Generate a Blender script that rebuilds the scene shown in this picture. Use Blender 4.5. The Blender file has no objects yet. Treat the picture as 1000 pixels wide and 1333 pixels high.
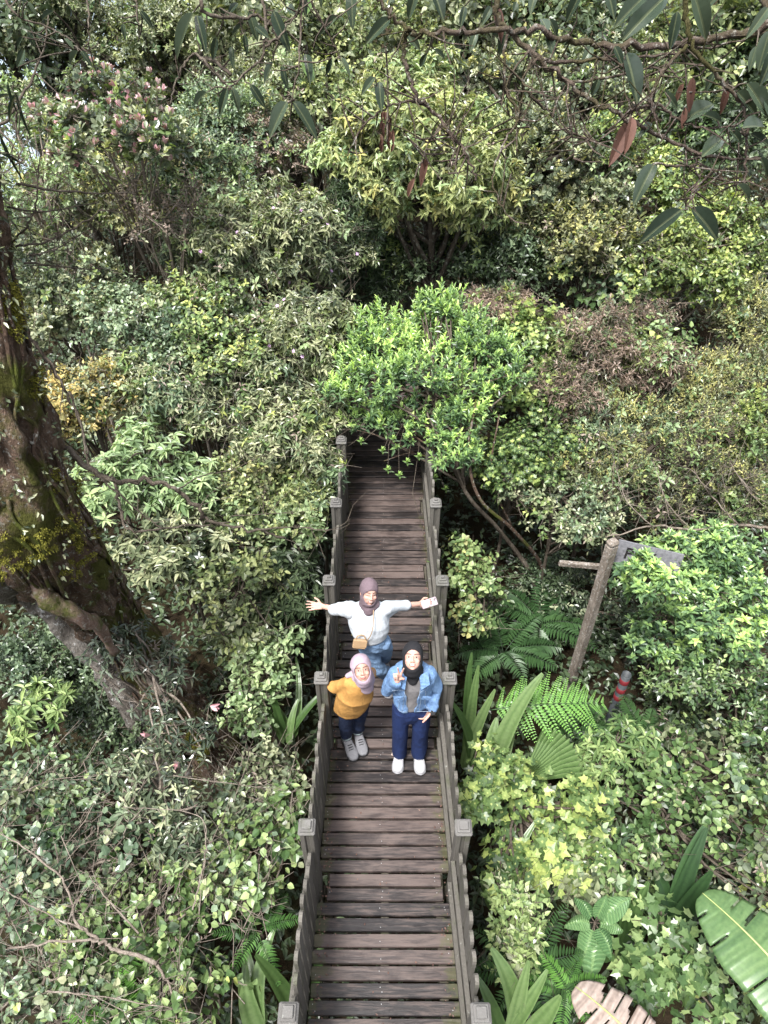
import bpy, math, random
import numpy as np
from mathutils import Vector, Matrix, noise as mnoise
random.seed(7)
RNG = np.random.default_rng(11)
SC = bpy.context.scene
COL = SC.collection
R = math.radians
PI = math.pi

# ------------------------------------------------------------------ camera
CAM_H, PITCH, FOC, YAW = 6.0, R(43), 960.0, 0.00343
cam_d = bpy.data.cameras.new('camera')
cam = bpy.data.objects.new('camera', cam_d)
COL.objects.link(cam)
cam.location = (0, 0, CAM_H)
cam.rotation_euler = (PI/2 - PITCH, 0, YAW)
cam_d.sensor_fit = 'HORIZONTAL'
cam_d.sensor_width = 36
cam_d.lens = 36 * FOC / 1000
cam_d.clip_start = 0.05
cam_d.clip_end = 3000
SC.camera = cam
_r = np.array([math.cos(YAW), math.sin(YAW), 0])
_f0 = np.array([-math.sin(YAW), math.cos(YAW), 0])
_F = _f0*math.cos(PITCH) + np.array([0, 0, -math.sin(PITCH)])
_U = _f0*math.sin(PITCH) + np.array([0, 0, math.cos(PITCH)])
C0 = np.array([0, 0, CAM_H])

def ray(px, py):
    return _F + (px-500)/FOC*_r + (666.5-py)/FOC*_U
def at_d(px, py, d):
    return C0 + ray(px, py)*d
def at_z(px, py, z):
    r = ray(px, py)
    return C0 + r*((z-CAM_H)/r[2])
def depth(p):
    return float(np.dot(np.asarray(p)-C0, _F))

def nrm(v):
    v = np.asarray(v, float)
    return v/np.maximum(np.linalg.norm(v, axis=-1, keepdims=True), 1e-9)

# ------------------------------------------------------------------ tagging
def tag(o, label=None, cat=None, group=None, kind=None):
    if label: o['label'] = label
    if cat: o['category'] = cat
    if group: o['group'] = group
    if kind: o['kind'] = kind
    return o
def empty(name, loc, label=None, cat=None, group=None):
    o = bpy.data.objects.new(name, None)
    COL.objects.link(o)
    o.location = tuple(float(v) for v in loc)
    o.empty_display_size = .1
    return tag(o, label, cat, group)

# ------------------------------------------------------------------ mesh builder
class MB:
    def __init__(s):
        s.V = []; s.L = []; s.S = []; s.M = []; s.T = []; s.B = []; s.n = 0; s.smooth = []
    def add(s, V, L, S, mat=0, tone=None, rib=None, smooth=True):
        """V (n,3); L flat loop vertex indices; S polygon sizes"""
        V = np.asarray(V, float).reshape(-1, 3)
        L = np.asarray(L, np.int64).ravel(); S = np.asarray(S, np.int64).ravel()
        s.V.append(V); s.L.append(L+s.n); s.S.append(S)
        s.M.append(np.full(len(S), mat, np.int32) if np.isscalar(mat) else np.asarray(mat, np.int32))
        s.T.append(np.full(len(V), .5) if tone is None else (np.full(len(V), float(tone)) if np.isscalar(tone) else np.asarray(tone, float)))
        s.B.append(np.zeros(len(V)) if rib is None else np.asarray(rib, float))
        s.smooth.append(np.full(len(S), smooth))
        s.n += len(V)
    def build(s, name, mats, parent=None):
        me = bpy.data.meshes.new(name)
        if s.V:
            V = np.concatenate(s.V)
            if parent is not None:
                pl = world_loc(parent)
                V = V - pl
            L = np.concatenate(s.L); S = np.concatenate(s.S)
            me.vertices.add(len(V)); me.vertices.foreach_set('co', V.astype(np.float32).ravel())
            me.loops.add(len(L)); me.loops.foreach_set('vertex_index', L.astype(np.int32))
            me.polygons.add(len(S))
            st = np.concatenate([[0], np.cumsum(S)[:-1]]).astype(np.int32)
            me.polygons.foreach_set('loop_start', st)
            me.update(calc_edges=True)
            me.polygons.foreach_set('use_smooth', np.concatenate(s.smooth))
            if not isinstance(mats, (list, tuple)): mats = [mats]
            for m in mats: me.materials.append(m)
            if len(mats) > 1: me.polygons.foreach_set('material_index', np.concatenate(s.M))
            a = me.attributes.new('tone', 'FLOAT', 'POINT'); a.data.foreach_set('value', np.concatenate(s.T).astype(np.float32))
            a = me.attributes.new('rib', 'FLOAT', 'POINT'); a.data.foreach_set('value', np.concatenate(s.B).astype(np.float32))
            me.update()
        o = bpy.data.objects.new(name, me)
        COL.objects.link(o)
        if parent is not None: o.parent = parent
        return o
def world_loc(o):
    v = np.zeros(3)
    while o is not None:
        v = v + np.array(o.location); o = o.parent
    return v

_bq = [0,3,2,1, 4,5,6,7, 0,1,5,4, 1,2,6,5, 2,3,7,6, 3,0,4,7]
def box(mb, c, h, axes=None, mat=0, tone=.5, bev=0.0, smooth=False):
    """box with centre c, half sizes h, optional 3x3 axes (rows), chamfered vertical+horizontal edges by bev"""
    c = np.asarray(c, float); h = np.asarray(h, float)
    A = np.eye(3) if axes is None else np.asarray(axes, float)
    if bev <= 0:
        P = np.array([[-1,-1,-1],[1,-1,-1],[1,1,-1],[-1,1,-1],[-1,-1,1],[1,-1,1],[1,1,1],[-1,1,1]])*h
        mb.add(P@A + c, _bq, [4]*6, mat, tone, smooth=smooth)
        return
    x, y, z = h; b = min(bev, .45*min(h)*2)
    ring = lambda e, zz: [[-x+e, -y, zz], [x-e, -y, zz], [x, -y+e, zz], [x, y-e, zz], [x-e, y, zz], [-x+e, y, zz], [-x, y-e, zz], [-x, -y+e, zz]]
    def inset(zz): return [[-x+b, -y+b*.9, zz], [x-b, -y+b*.9, zz], [x-b*.9, -y+b, zz], [x-b*.9, y-b, zz], [x-b, y-b*.9, zz], [-x+b, y-b*.9, zz], [-x+b*.9, y-b, zz], [-x+b*.9, -y+b, zz]]
    P = np.array(inset(-z)+ring(b, -z+b)+ring(b, z-b)+inset(z))
    L = []; S = []
    for k in range(3):
        for i in range(8):
            j = (i+1) % 8
            L += [k*8+i, k*8+j, (k+1)*8+j, (k+1)*8+i]; S.append(4)
    L += list(range(7, -1, -1)); S.append(8)
    L += list(range(24, 32)); S.append(8)
    mb.add(P@A + c, L, S, mat, tone, smooth=smooth)

def frame_axes(d, up=(0, 0, 1)):
    d = nrm(d); up = np.asarray(up, float)
    if abs(np.dot(d, up)) > .98: up = np.array([0, 1., 0])
    x = nrm(np.cross(d, up)); z = np.cross(x, d)
    return x, d, z

def spline(P, n):
    """Catmull-Rom through the rows of P, n samples per span"""
    P = np.asarray(P, float)
    if len(P) < 3:
        t = np.linspace(0, 1, n+1)[:, None]
        return P[0]*(1-t)+P[-1]*t
    Q = np.vstack([2*P[0]-P[1], P, 2*P[-1]-P[-2]])
    out = []
    for i in range(1, len(Q)-2):
        t = np.linspace(0, 1, n, endpoint=False)[:, None]
        a, b, c, d = Q[i-1], Q[i], Q[i+1], Q[i+2]
        out.append(.5*((2*b)+(-a+c)*t+(2*a-5*b+4*c-d)*t*t+(-a+3*b-3*c+d)*t**3))
    out.append(P[-1:])
    return np.vstack(out)

def tube(mb, P, rad, sides=6, mat=0, tone=.5, rough=0.0, smooth=True, cap=True):
    P = np.asarray(P, float); n = len(P)
    rad = np.asarray(rad, float)
    if rad.ndim == 0: rad = np.full(n, float(rad))
    T = nrm(np.gradient(P, axis=0))
    x, _, z = frame_axes(T[0])
    X = np.zeros((n, 3)); Z = np.zeros((n, 3))
    for i in range(n):
        x = x - T[i]*np.dot(x, T[i]); x = nrm(x)
        X[i] = x; Z[i] = np.cross(x, T[i])
    a = np.arange(sides)*2*PI/sides
    rr = rad[:, None]*np.ones((1, sides))
    if rough > 0:
        g = np.random.default_rng(int(abs(P[0, 0]*1000+P[0, 1]*77))+n)
        rr = rr*(1+rough*(g.random((n, sides))-.5)*2)
    V = P[:, None]+rr[..., None]*(np.cos(a)[None, :, None]*X[:, None]+np.sin(a)[None, :, None]*Z[:, None])
    i = np.arange(n-1)[:, None]*sides; j = np.arange(sides)[None]; j2 = (j+1) % sides
    L = np.stack([i+j, i+sides+j, i+sides+j2, i+j2], -1).reshape(-1)
    S = [4]*((n-1)*sides)
    if cap:
        L = np.concatenate([L, np.arange(sides), np.arange(n*sides-1, (n-1)*sides-1, -1)]); S = S+[sides, sides]
    mb.add(V.reshape(-1, 3), L, S, mat, tone, smooth=smooth)

def batch_twigs(mb, A, B, r0, r1, sag=0.0, mat=0, tone=.5):
    """many thin 3-sided twigs from A to B (n,3) with a mid point"""
    n = len(A)
    if n == 0: return
    M = (A+B)/2; ln = np.linalg.norm(B-A, axis=1, keepdims=True)
    M = M + (RNG.random((n, 3))-.5)*ln*.22 - np.array([0, 0, 1])*ln*sag
    T = nrm(B-A)
    up = np.where(np.abs(T[:, 2:3]) > .9, np.array([[1., 0, 0]]), np.array([[0, 0, 1.]]))
    X = nrm(np.cross(T, up)); Z = np.cross(X, T)
    a = np.arange(3)*2*PI/3
    V = []
    for P, r in ((A, r0), (M, (r0+r1)/2), (B, r1)):
        r = np.broadcast_to(np.asarray(r, float).reshape(-1, 1, 1), (n, 1, 1))
        V.append(P[:, None]+r*(np.cos(a)[None, :, None]*X[:, None]+np.sin(a)[None, :, None]*Z[:, None]))
    V = np.stack(V, 1).reshape(n, 9, 3)
    f = []
    for k in range(2):
        for j in range(3):
            f += [k*3+j, k*3+3+j, k*3+3+(j+1) % 3, k*3+(j+1) % 3]
    f = np.array(f)
    L = (np.arange(n)[:, None]*9+f[None]).reshape(-1)
    mb.add(V.reshape(-1, 3), L, np.full(n*6, 4), mat, tone)

# ------------------------------------------------------------------ materials
def newmat(name):
    m = bpy.data.materials.new(name); m.use_nodes = True
    nt = m.node_tree; nt.nodes.clear()
    return m, nt
def N(nt, t, **kw):
    n = nt.nodes.new(t)
    for k, v in kw.items():
        if k in n.inputs: n.inputs[k].default_value = v
        else: setattr(n, k, v)
    return n
def ramp(nt, stops, src=None, interp='LINEAR'):
    r = nt.nodes.new('ShaderNodeValToRGB'); r.color_ramp.interpolation = interp
    e = r.color_ramp.elements
    while len(e) < len(stops): e.new(.5)
    for i, (p, c) in enumerate(stops):
        e[i].position = p; e[i].color = (*c, 1) if len(c) == 3 else c
    if src is not None: nt.links.new(src, r.inputs[0])
    return r
def attr(nt, name):
    a = nt.nodes.new('ShaderNodeAttribute'); a.attribute_name = name; return a
def math_n(nt, op, a, b=None, c=None, clamp=False):
    m = nt.nodes.new('ShaderNodeMath'); m.operation = op; m.use_clamp = clamp
    for i, v in enumerate((a, b, c)):
        if v is None: continue
        if hasattr(v, 'links'): nt.links.new(v, m.inputs[i])
        else: m.inputs[i].default_value = v
    return m.outputs[0]
def mixc(nt, f, a, b, blend='MIX'):
    m = nt.nodes.new('ShaderNodeMix'); m.data_type = 'RGBA'; m.blend_type = blend
    for sock, v in ((m.inputs[0], f), (m.inputs[6], a), (m.inputs[7], b)):
        if hasattr(v, 'links'): nt.links.new(v, sock)
        elif isinstance(v, (int, float)): sock.default_value = v
        else: sock.default_value = (*v, 1) if len(v) == 3 else v
    return m.outputs[2]
def noise(nt, scale, detail=4, rough=.55, vec=None, dist=0):
    n = nt.nodes.new('ShaderNodeTexNoise')
    n.inputs['Scale'].default_value = scale; n.inputs['Detail'].default_value = detail
    n.inputs['Roughness'].default_value = rough; n.inputs['Distortion'].default_value = dist
    if vec is not None: nt.links.new(vec, n.inputs['Vector'])
    return n
def objco(nt, scale=(1, 1, 1)):
    g = nt.nodes.new('ShaderNodeNewGeometry')
    mp = nt.nodes.new('ShaderNodeMapping'); mp.inputs['Scale'].default_value = scale
    nt.links.new(g.outputs['Position'], mp.inputs[0])
    return mp.outputs[0]
def bump(nt, h, strength=.3, dist=.01):
    b = nt.nodes.new('ShaderNodeBump'); b.inputs['Strength'].default_value = strength; b.inputs['Distance'].default_value = dist
    nt.links.new(h, b.inputs['Height']); return b.outputs[0]
def finish(nt, col, rough=.6, spec=.4, nor=None, sheen=0, metal=0, sub=0):
    p = nt.nodes.new('ShaderNodeBsdfPrincipled'); o = nt.nodes.new('ShaderNodeOutputMaterial')
    if hasattr(col, 'links'): nt.links.new(col, p.inputs['Base Color'])
    else: p.inputs['Base Color'].default_value = (*col, 1)
    if hasattr(rough, 'links'): nt.links.new(rough, p.inputs['Roughness'])
    else: p.inputs['Roughness'].default_value = rough
    p.inputs['Specular IOR Level'].default_value = spec
    p.inputs['Metallic'].default_value = metal
    if sheen: p.inputs['Sheen Weight'].default_value = sheen
    if sub:
        p.inputs['Subsurface Weight'].default_value = sub; p.inputs['Subsurface Radius'].default_value = (.012, .005, .003)
        p.inputs['Subsurface Scale'].default_value = 1
    if nor is not None: nt.links.new(nor, p.inputs['Normal'])
    nt.links.new(p.outputs[0], o.inputs[0])
    return p, o

def leaf_mat(name, stops, rough=.42, trans=.22, spec=.5, back=None, veins=0.0, ribc=None):
    m, nt = newmat(name)
    t = attr(nt, 'tone').outputs['Fac']
    gn = 1.0 if name in ('dark_leaf', 'dark_fern_leaf', 'leathery_leaf', 'lobed_leaf', 'fresh_leaf', 'strap_leaf', 'banana_leaf', 'dead_leaf', 'pink_leaf', 'dry_leaf', 'lime_leaf') else 1.2
    stops = [(p_, (k_[0]*gn*1.02, k_[1]*gn, k_[2]*gn*1.08)) for p_, k_ in stops]
    c = ramp(nt, stops, t).outputs[0]
    rb = attr(nt, 'rib').outputs['Fac']
    if ribc is not None:
        k = math_n(nt, 'LESS_THAN', rb, .12)
        k2 = math_n(nt, 'MULTIPLY', k, .6)
        c = mixc(nt, k2, c, ribc)
    nz = noise(nt, 35, 2, .5, objco(nt))
    f = math_n(nt, 'MULTIPLY', nz.outputs[0], .55)
    c = mixc(nt, f, c, (.03, .035, .015), 'MIX') if False else mixc(nt, .35, c, ramp(nt, [(.3, (.55, .55, .5)), (.7, (1.25, 1.2, 1.1))], nz.outputs[0]).outputs[0], 'MULTIPLY')
    if back is not None:
        g = nt.nodes.new('ShaderNodeNewGeometry')
        c = mixc(nt, math_n(nt, 'MULTIPLY', g.outputs['Backfacing'], .85), c, back)
    p, o = finish(nt, c, rough-.02, spec*1.15)
    if veins:
        w = nt.nodes.new('ShaderNodeTexWave'); w.inputs['Scale'].default_value = 1.0
        cmb = nt.nodes.new('ShaderNodeCombineXYZ'); nt.links.new(rb, cmb.inputs[0])
    if trans:
        tr = nt.nodes.new('ShaderNodeBsdfTranslucent'); mx = nt.nodes.new('ShaderNodeMixShader')
        cc = mixc(nt, 1.0, c, (1.5, 1.55, .7), 'MULTIPLY')
        nt.links.new(cc, tr.inputs[0]); mx.inputs[0].default_value = trans
        nt.links.new(p.outputs[0], mx.inputs[1]); nt.links.new(tr.outputs[0], mx.inputs[2])
        nt.links.new(mx.outputs[0], o.inputs[0])
    return m

def bark_mat(name, c0, c1, c2=None, scale=9, rough=.9, bstr=.6, lichen=None, moss=None):
    m, nt = newmat(name)
    v = objco(nt, (1, 1, .45))
    n1 = noise(nt, scale, 6, .65, v, .4); n2 = noise(nt, scale*5, 4, .7, v)
    c = ramp(nt, [(.3, c0), (.52, c1), (.75, c2 or c1)], n1.outputs[0]).outputs[0]
    c = mixc(nt, .6, c, ramp(nt, [(.3, (.4, .4, .4)), (.7, (1.3, 1.3, 1.3))], n2.outputs[0]).outputs[0], 'MULTIPLY')
    if lichen:
        n3 = noise(nt, scale*2.2, 5, .75, objco(nt))
        k = ramp(nt, [(.56, (0, 0, 0)), (.64, (1, 1, 1))], n3.outputs[0]).outputs[0]
        c = mixc(nt, k, c, lichen)
    if moss:
        n4 = noise(nt, 2.3, 5, .65, objco(nt))
        k = ramp(nt, [(.5, (0, 0, 0)), (.6, (1, 1, 1))], n4.outputs[0]).outputs[0]
        c = mixc(nt, k, c, moss)
    h = math_n(nt, 'ADD', n1.outputs[0], n2.outputs[0])
    finish(nt, c, rough, .2, bump(nt, h, bstr, .05))
    return m

def cloth_mat(name, col, col2=None, weave=420, rough=.85, sheen=0, fold=14, var=.35, bstr=.35):
    m, nt = newmat(name)
    v = objco(nt)
    n1 = noise(nt, fold, 3, .6, v, .6); n2 = noise(nt, weave, 2, .5, v)
    c = mixc(nt, n1.outputs[0], col, col2 or tuple(x*(1-var) for x in col))
    c = mixc(nt, .12, c, ramp(nt, [(.3, (.7, .7, .7)), (.7, (1.25, 1.25, 1.25))], n2.outputs[0]).outputs[0], 'MULTIPLY')
    n3 = noise(nt, fold*2.2, 3, .6, objco(nt, (1, 1, .45)), 1.2)
    c = mixc(nt, .28 if fold > 8 else .1, c, ramp(nt, [(.35, (.72, .72, .74)), (.6, (1.12, 1.12, 1.12))], n3.outputs[0]).outputs[0], 'MULTIPLY')  # fold shading put into the colour, darker in the creases
    finish(nt, c, rough, .25, bump(nt, math_n(nt, 'ADD', n1.outputs[0], n3.outputs[0]), bstr, .028), sheen=sheen)
    return m
# ------------------------------------------------------------------ materials used by the setting
def wood_dark(name, dark, mid, pale, moss=True):
    m, nt = newmat(name)
    t = attr(nt, 'tone').outputs['Fac']
    g = nt.nodes.new('ShaderNodeNewGeometry')
    cx = nt.nodes.new('ShaderNodeSeparateXYZ'); nt.links.new(g.outputs['Position'], cx.inputs[0])
    # grain runs across (x); the plank's tone shifts the pattern so every plank differs
    cmb = nt.nodes.new('ShaderNodeCombineXYZ')
    nt.links.new(math_n(nt, 'MULTIPLY', cx.outputs[0], 3.0), cmb.inputs[0])
    nt.links.new(math_n(nt, 'MULTIPLY', cx.outputs[1], 42.0), cmb.inputs[1])
    nt.links.new(math_n(nt, 'MULTIPLY', t, 37.0), cmb.inputs[2])
    grain = noise(nt, 1.6, 6, .7, cmb.outputs[0], .35)
    cmb2 = nt.nodes.new('ShaderNodeCombineXYZ')
    nt.links.new(math_n(nt, 'MULTIPLY', cx.outputs[0], 2.6), cmb2.inputs[0])
    nt.links.new(math_n(nt, 'MULTIPLY', cx.outputs[1], 9.0), cmb2.inputs[1])
    nt.links.new(math_n(nt, 'MULTIPLY', t, 19.0), cmb2.inputs[2])
    blot = noise(nt, 1.5, 5, .72, cmb2.outputs[0], .6)
    c = ramp(nt, [(.25, dark), (.5, mid), (.8, tuple(a*1.25 for a in mid))], t).outputs[0]
    k = math_n(nt, 'MULTIPLY_ADD', grain.outputs[0], .55, math_n(nt, 'MULTIPLY', blot.outputs[0], .5))
    k = math_n(nt, 'MULTIPLY_ADD', t, .12, k)
    wear = ramp(nt, [(.53, (0, 0, 0)), (.66, (1, 1, 1))], k).outputs[0]
    c = mixc(nt, math_n(nt, 'MULTIPLY', wear, .5), c, pale)
    c = mixc(nt, .4, c, ramp(nt, [(.3, (.45, .45, .48)), (.7, (1.3, 1.28, 1.25))], grain.outputs[0]).outputs[0], 'MULTIPLY')
    if moss:
        mz = noise(nt, 7, 5, .7, objco(nt))
        edge = math_n(nt, 'ABSOLUTE', cx.outputs[0])
        e = math_n(nt, 'MULTIPLY', math_n(nt, 'SUBTRACT', edge, .36), 1.7)
        e = math_n(nt, 'MAXIMUM', e, -.15)
        mk = ramp(nt, [(.62, (0, 0, 0)), (.72, (1, 1, 1))], math_n(nt, 'ADD', mz.outputs[0], e)).outputs[0]
        c = mixc(nt, math_n(nt, 'MULTIPLY', mk, .55), c, (.06, .065, .02))
    wet = ramp(nt, [(.4, (.32,)*3), (.6, (.62,)*3)], blot.outputs[0]).outputs[0]
    finish(nt, c, wet, .45, bump(nt, grain.outputs[0], .45, .006))
    return m
def wood_grey(name, a, b, green=.35):
    m, nt = newmat(name)
    t = attr(nt, 'tone').outputs['Fac']
    v = objco(nt, (28, 28, 2.5))
    grain = noise(nt, 1.5, 6, .7, v, .4)
    n2 = noise(nt, 5, 5, .7, objco(nt))
    c = mixc(nt, grain.outputs[0], a, b)
    c = mixc(nt, math_n(nt, 'MULTIPLY_ADD', t, .5, -.1, clamp=True), c, tuple(x*1.4 for x in b))
    k = ramp(nt, [(.52, (0, 0, 0)), (.66, (1, 1, 1))], n2.outputs[0]).outputs[0]
    c = mixc(nt, math_n(nt, 'MULTIPLY', k, green), c, (.055, .065, .03))
    n3 = noise(nt, 22, 5, .75, objco(nt))
    k = ramp(nt, [(.63, (0, 0, 0)), (.69, (1, 1, 1))], n3.outputs[0]).outputs[0]
    c = mixc(nt, math_n(nt, 'MULTIPLY', k, .55), c, (.36, .37, .34))
    finish(nt, c, .8, .25, bump(nt, grain.outputs[0], .6, .008))
    return m
M_PLANK = wood_dark('plank_wood', (.019, .016, .016), (.041, .032, .030), (.145, .108, .095))
M_RAIL = wood_grey('weathered_wood', (.045, .042, .035), (.135, .125, .11), .5)
M_CAP = wood_grey('cap_wood', (.07, .066, .062), (.15, .145, .138), .4)
M_JOIST = wood_grey('joist_wood', (.05, .045, .035), (.09, .08, .06), .6)
m, nt = newmat('metal_nail'); finish(nt, (.45, .45, .44), .35, .5, metal=.7); M_NAIL = m

def mat_soil():
    m, nt = newmat('forest_soil')
    n1 = noise(nt, 1.3, 6, .7, objco(nt)); n2 = noise(nt, 18, 6, .75, objco(nt))
    c = ramp(nt, [(.3, (.018, .014, .009)), (.5, (.035, .026, .015)), (.7, (.03, .04, .014))], n1.outputs[0]).outputs[0]
    c = mixc(nt, .7, c, ramp(nt, [(.3, (.4, .4, .4)), (.62, (1.2, 1.1, 1)), (.75, (2.4, 1.9, 1.5))], n2.outputs[0]).outputs[0], 'MULTIPLY')
    finish(nt, c, .95, .15, bump(nt, n2.outputs[0], .9, .05)); return m
M_SOIL = mat_soil()

# ------------------------------------------------------------------ ground
def ground_z(x, y):
    x = np.asarray(x, float); y = np.asarray(y, float)
    z = -1.75 + 0*x
    z = z + .26*np.clip(y-8, 0, 18)
    z = z - .75*np.clip(-x-8.5+.2*(y-8), 0, 60)*np.clip((y+10)/20, 0, 1)
    z = z + .12*np.clip(x-3, 0, 20)
    z = z + .12*np.sin(x*1.7+y*.6)+.1*np.sin(y*2.1-x*.9)+.06*np.sin(3.7*x+1.1)*np.sin(3.1*y)
    r = np.hypot(x, y)
    z = z - np.clip(r-60, 0, 1e4)*.35
    return np.maximum(z, -70+6*np.sin(x*.01)*np.cos(y*.013))
def build_ground():
    u = np.concatenate([-np.geomspace(12, 1500, 30)[::-1], np.linspace(-11.7, 11.7, 118), np.geomspace(12, 1500, 30)])
    vy = np.concatenate([-np.geomspace(4, 400, 14)[::-1], np.linspace(-3.8, 20, 118), np.geomspace(20.3, 1800, 34)])
    X, Y = np.meshgrid(u, vy)
    Z = ground_z(X, Y)
    n, k = X.shape
    V = np.stack([X, Y, Z], -1).reshape(-1, 3)
    i = (np.arange(n-1)[:, None]*k+np.arange(k-1)[None])
    L = np.stack([i, i+1, i+k+1, i+k], -1).reshape(-1)
    mb = MB(); mb.add(V, L, np.full((n-1)*(k-1), 4))
    tag(mb.build('ground', M_SOIL), kind='structure')
build_ground()
m, nt = newmat('pale_mist_sheet'); nz = noise(nt, .6, 4, .6, objco(nt))
finish(nt, (.30, .38, .44), .25, .8, bump(nt, nz.outputs[0], .2, .2)); M_MIST = m
mb = MB(); mb.add([[-1600, -300, -48], [1600, -300, -48], [1600, 2200, -48], [-1600, 2200, -48]], [0, 1, 2, 3], [4])  # pale glossy sheet added far below, stands in for bright valley mist
tag(mb.build('added_mist_sheet', M_MIST), kind='structure')

# ------------------------------------------------------------------ boardwalk
POST_Y = [1.13, 2.21, 3.41, 4.45, 5.49, 6.52, 7.55, 8.5]
POST_X = [.553, .534, .512, .512, .502, .496, .492, .49]
DECK_HW = [.545, .523, .508, .505, .497, .49, .488, .488]       # half width of the bay that ENDS (far side) at POST_Y[i]
PITCHP = .1062
def deck_hw(y):
    for i, py in enumerate(POST_Y):
        if y < py: return DECK_HW[i]
    return .488
bw = empty('boardwalk', (0, 2.2, 0), 'dark wet timber boardwalk running away under the leafy bush', 'boardwalk')
mb = MB(); nails = mb
y = -.2; k = 0
rg = random.Random(3)
while y < 9.45:
    hw = deck_hw(y); near = min(abs(y-p) for p in POST_Y)
    if near < .1: hw -= .075
    e1, e2 = rg.uniform(-.008, .008), rg.uniform(-.008, .008)
    x0, x1 = -hw+e1, hw+e2
    tilt = rg.uniform(-.012, .012)
    ax = np.array([[math.cos(tilt*.3), math.sin(tilt*.3), 0], [-math.sin(tilt*.3), math.cos(tilt*.3), 0], [0, 0, 1]])
    tone = rg.random()
    w = .0875+rg.uniform(-.002, .002)
    zz = -.02+rg.uniform(-.003, .003)
    box(mb, ((x0+x1)/2, y, zz), ((x1-x0)/2, w/2, .02), ax, 0, tone, .004)
    for nx in (-.47, -.03, .44):
        if rg.random() < .8:
            for sy in ((-1, 1) if rg.random() < .3 else (rg.choice((-1, 1)),)):
                c = np.array((nx*hw/.5+rg.uniform(-.012, .012), y+sy*.014+rg.uniform(-.01, .01), zz+.0205))
                a = np.arange(6)*PI/3
                P = np.stack([c[0]+.0035*np.cos(a), c[1]+.0035*np.sin(a), np.full(6, c[2]+.0012)], 1)
                nails.add(P, range(6), [6], 1)
    y += PITCHP; k += 1
mb.build('deck', [M_PLANK, M_NAIL], bw)
mb = MB()
for x in (-.42, 0, .42):
    box(mb, (x, 4.6, -.112), (.03, 4.9, .068), None, 0, .2, .004)
for yy in POST_Y:
    box(mb, (0, yy+.02, -.235), (.62, .04, .05), None, 0, .2, .004)
mb.build('joists', M_JOIST, bw)
for yy in POST_Y:
    for sx in (-.38, .38):
        mb = MB()
        z0 = float(ground_z(sx, yy))-.3
        box(mb, (sx, yy+.12, (z0-.2)/2), (.05, .05, (-.2-z0)/2), None, 0, .2, .006)
        mb.build('support_post', M_JOIST, bw)

def make_post(parent, x, y, hgt=1.0):
    mb = MB()
    # two upright boards with a recessed core between them, on the two faces seen along the walk
    box(mb, (x, y, hgt/2-.2), (.041, .036, hgt/2+.2), None, 0, .1, .004)
    for sx in (-1, 1):
        box(mb, (x+sx*.031, y, hgt/2-.21), (.0175, .05, hgt/2+.2), None, 0, random.uniform(.2, .8), .005)
    p = mb.build('post', M_RAIL, parent)
    cb = MB()
    h0 = hgt-.008
    box(cb, (x, y, h0+.013), (.0585, .0585, .013), None, 0, random.uniform(.3, .8), .009)
    box(cb, (x, y, h0+.035), (.045, .045, .009), None, 0, random.uniform(.3, .9), .004)
    box(cb, (x, y, h0+.053), (.031, .031, .009), None, 0, random.uniform(.5, 1), .004)
    if y > 3: box(cb, (x, y, h0+.07), (.016, .016, .008), None, 0, .2, .003)
    cb.build('post_cap', M_CAP, p)
    return p
def picket_panel(parent, xa, ya, xb, yb, h_end=.72, h_mid=.93, seed=0, th=.012):
    """upright boards with rounded, pointed tops; the row of tops arches between two posts"""
    g = random.Random(seed)
    d = np.array([xb-xa, yb-ya]); Ln = np.linalg.norm(d); d = d/Ln
    n = max(2, int(round((Ln-.12)/.112)))
    t3 = np.array([d[0], d[1], 0]); nn = np.array([-d[1], d[0], 0])
    mb = MB()
    for i in range(n):
        s = (i+.5)/n
        c = np.array([xa, ya])+d*(.06+(Ln-.12)*s)
        h = h_end+(h_mid-h_end)*math.sin(PI*s)**.8+g.uniform(-.014, .012)
        w = .0415+g.uniform(-.003, .002)
        tn = g.random()
        off = g.uniform(-.004, .004)
        lean = g.uniform(-.01, .01)
        prof = [(-w, -.16), (w, -.16), (w, h-.05), (w*.82, h-.02), (w*.45, h-.004), (0, h), (-w*.45, h-.004), (-w*.82, h-.02), (-w, h-.05)]
        k = len(prof)
        V = []
        for sg in (-1, 1):
            for (a, z) in prof:
                p = np.array([c[0], c[1], z])+t3*a+nn*(sg*th+off+lean*z)
                V.append(p)
        L = list(range(k-1, -1, -1))+list(range(k, 2*k)); S = [k, k]
        for a in range(k):
            b = (a+1) % k
            L += [a, b, k+b, k+a]; S.append(4)
        mb.add(V, L, S, 0, tn, smooth=False)
    # two rails behind the boards
    for z in (.16, .55):
        a = np.array([xa, ya, z])+t3*.05; b = np.array([xb, yb, z])-t3*.05
        c = (a+b)/2
        box(mb, c+nn*0.031*(1 if c[0] < 0 else 1)*(-1 if False else 1), (Ln/2-.05, .016, .028), [t3, nn, [0, 0, 1]], 0, .1, .003)
    return mb.build('picket_panel', M_RAIL, parent)
for side, lab in ((-1, 'weathered grey picket railing along the left edge of the boardwalk, beside the outstretched hand'),
                  (1, 'weathered grey picket railing along the right edge of the boardwalk, behind the denim jacket')):
    f = empty('fence', (side*.53, 2.2, 0), lab, 'fence')
    for i, (yy, xx) in enumerate(zip(POST_Y, POST_X)):
        make_post(f, side*xx, yy, .995 if i else 1.0)
    for i in range(len(POST_Y)-1):
        xa = POST_X[i]-.0+(.012 if i == 0 else .004); xb = POST_X[i+1]-.02
        picket_panel(f, side*xa, POST_Y[i], side*xb, POST_Y[i+1], .74, .93 if i else .97, seed=10*i+side+2)
    picket_panel(f, side*.575, .02, side*.545, POST_Y[0], .5, .95, seed=77+side)
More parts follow.
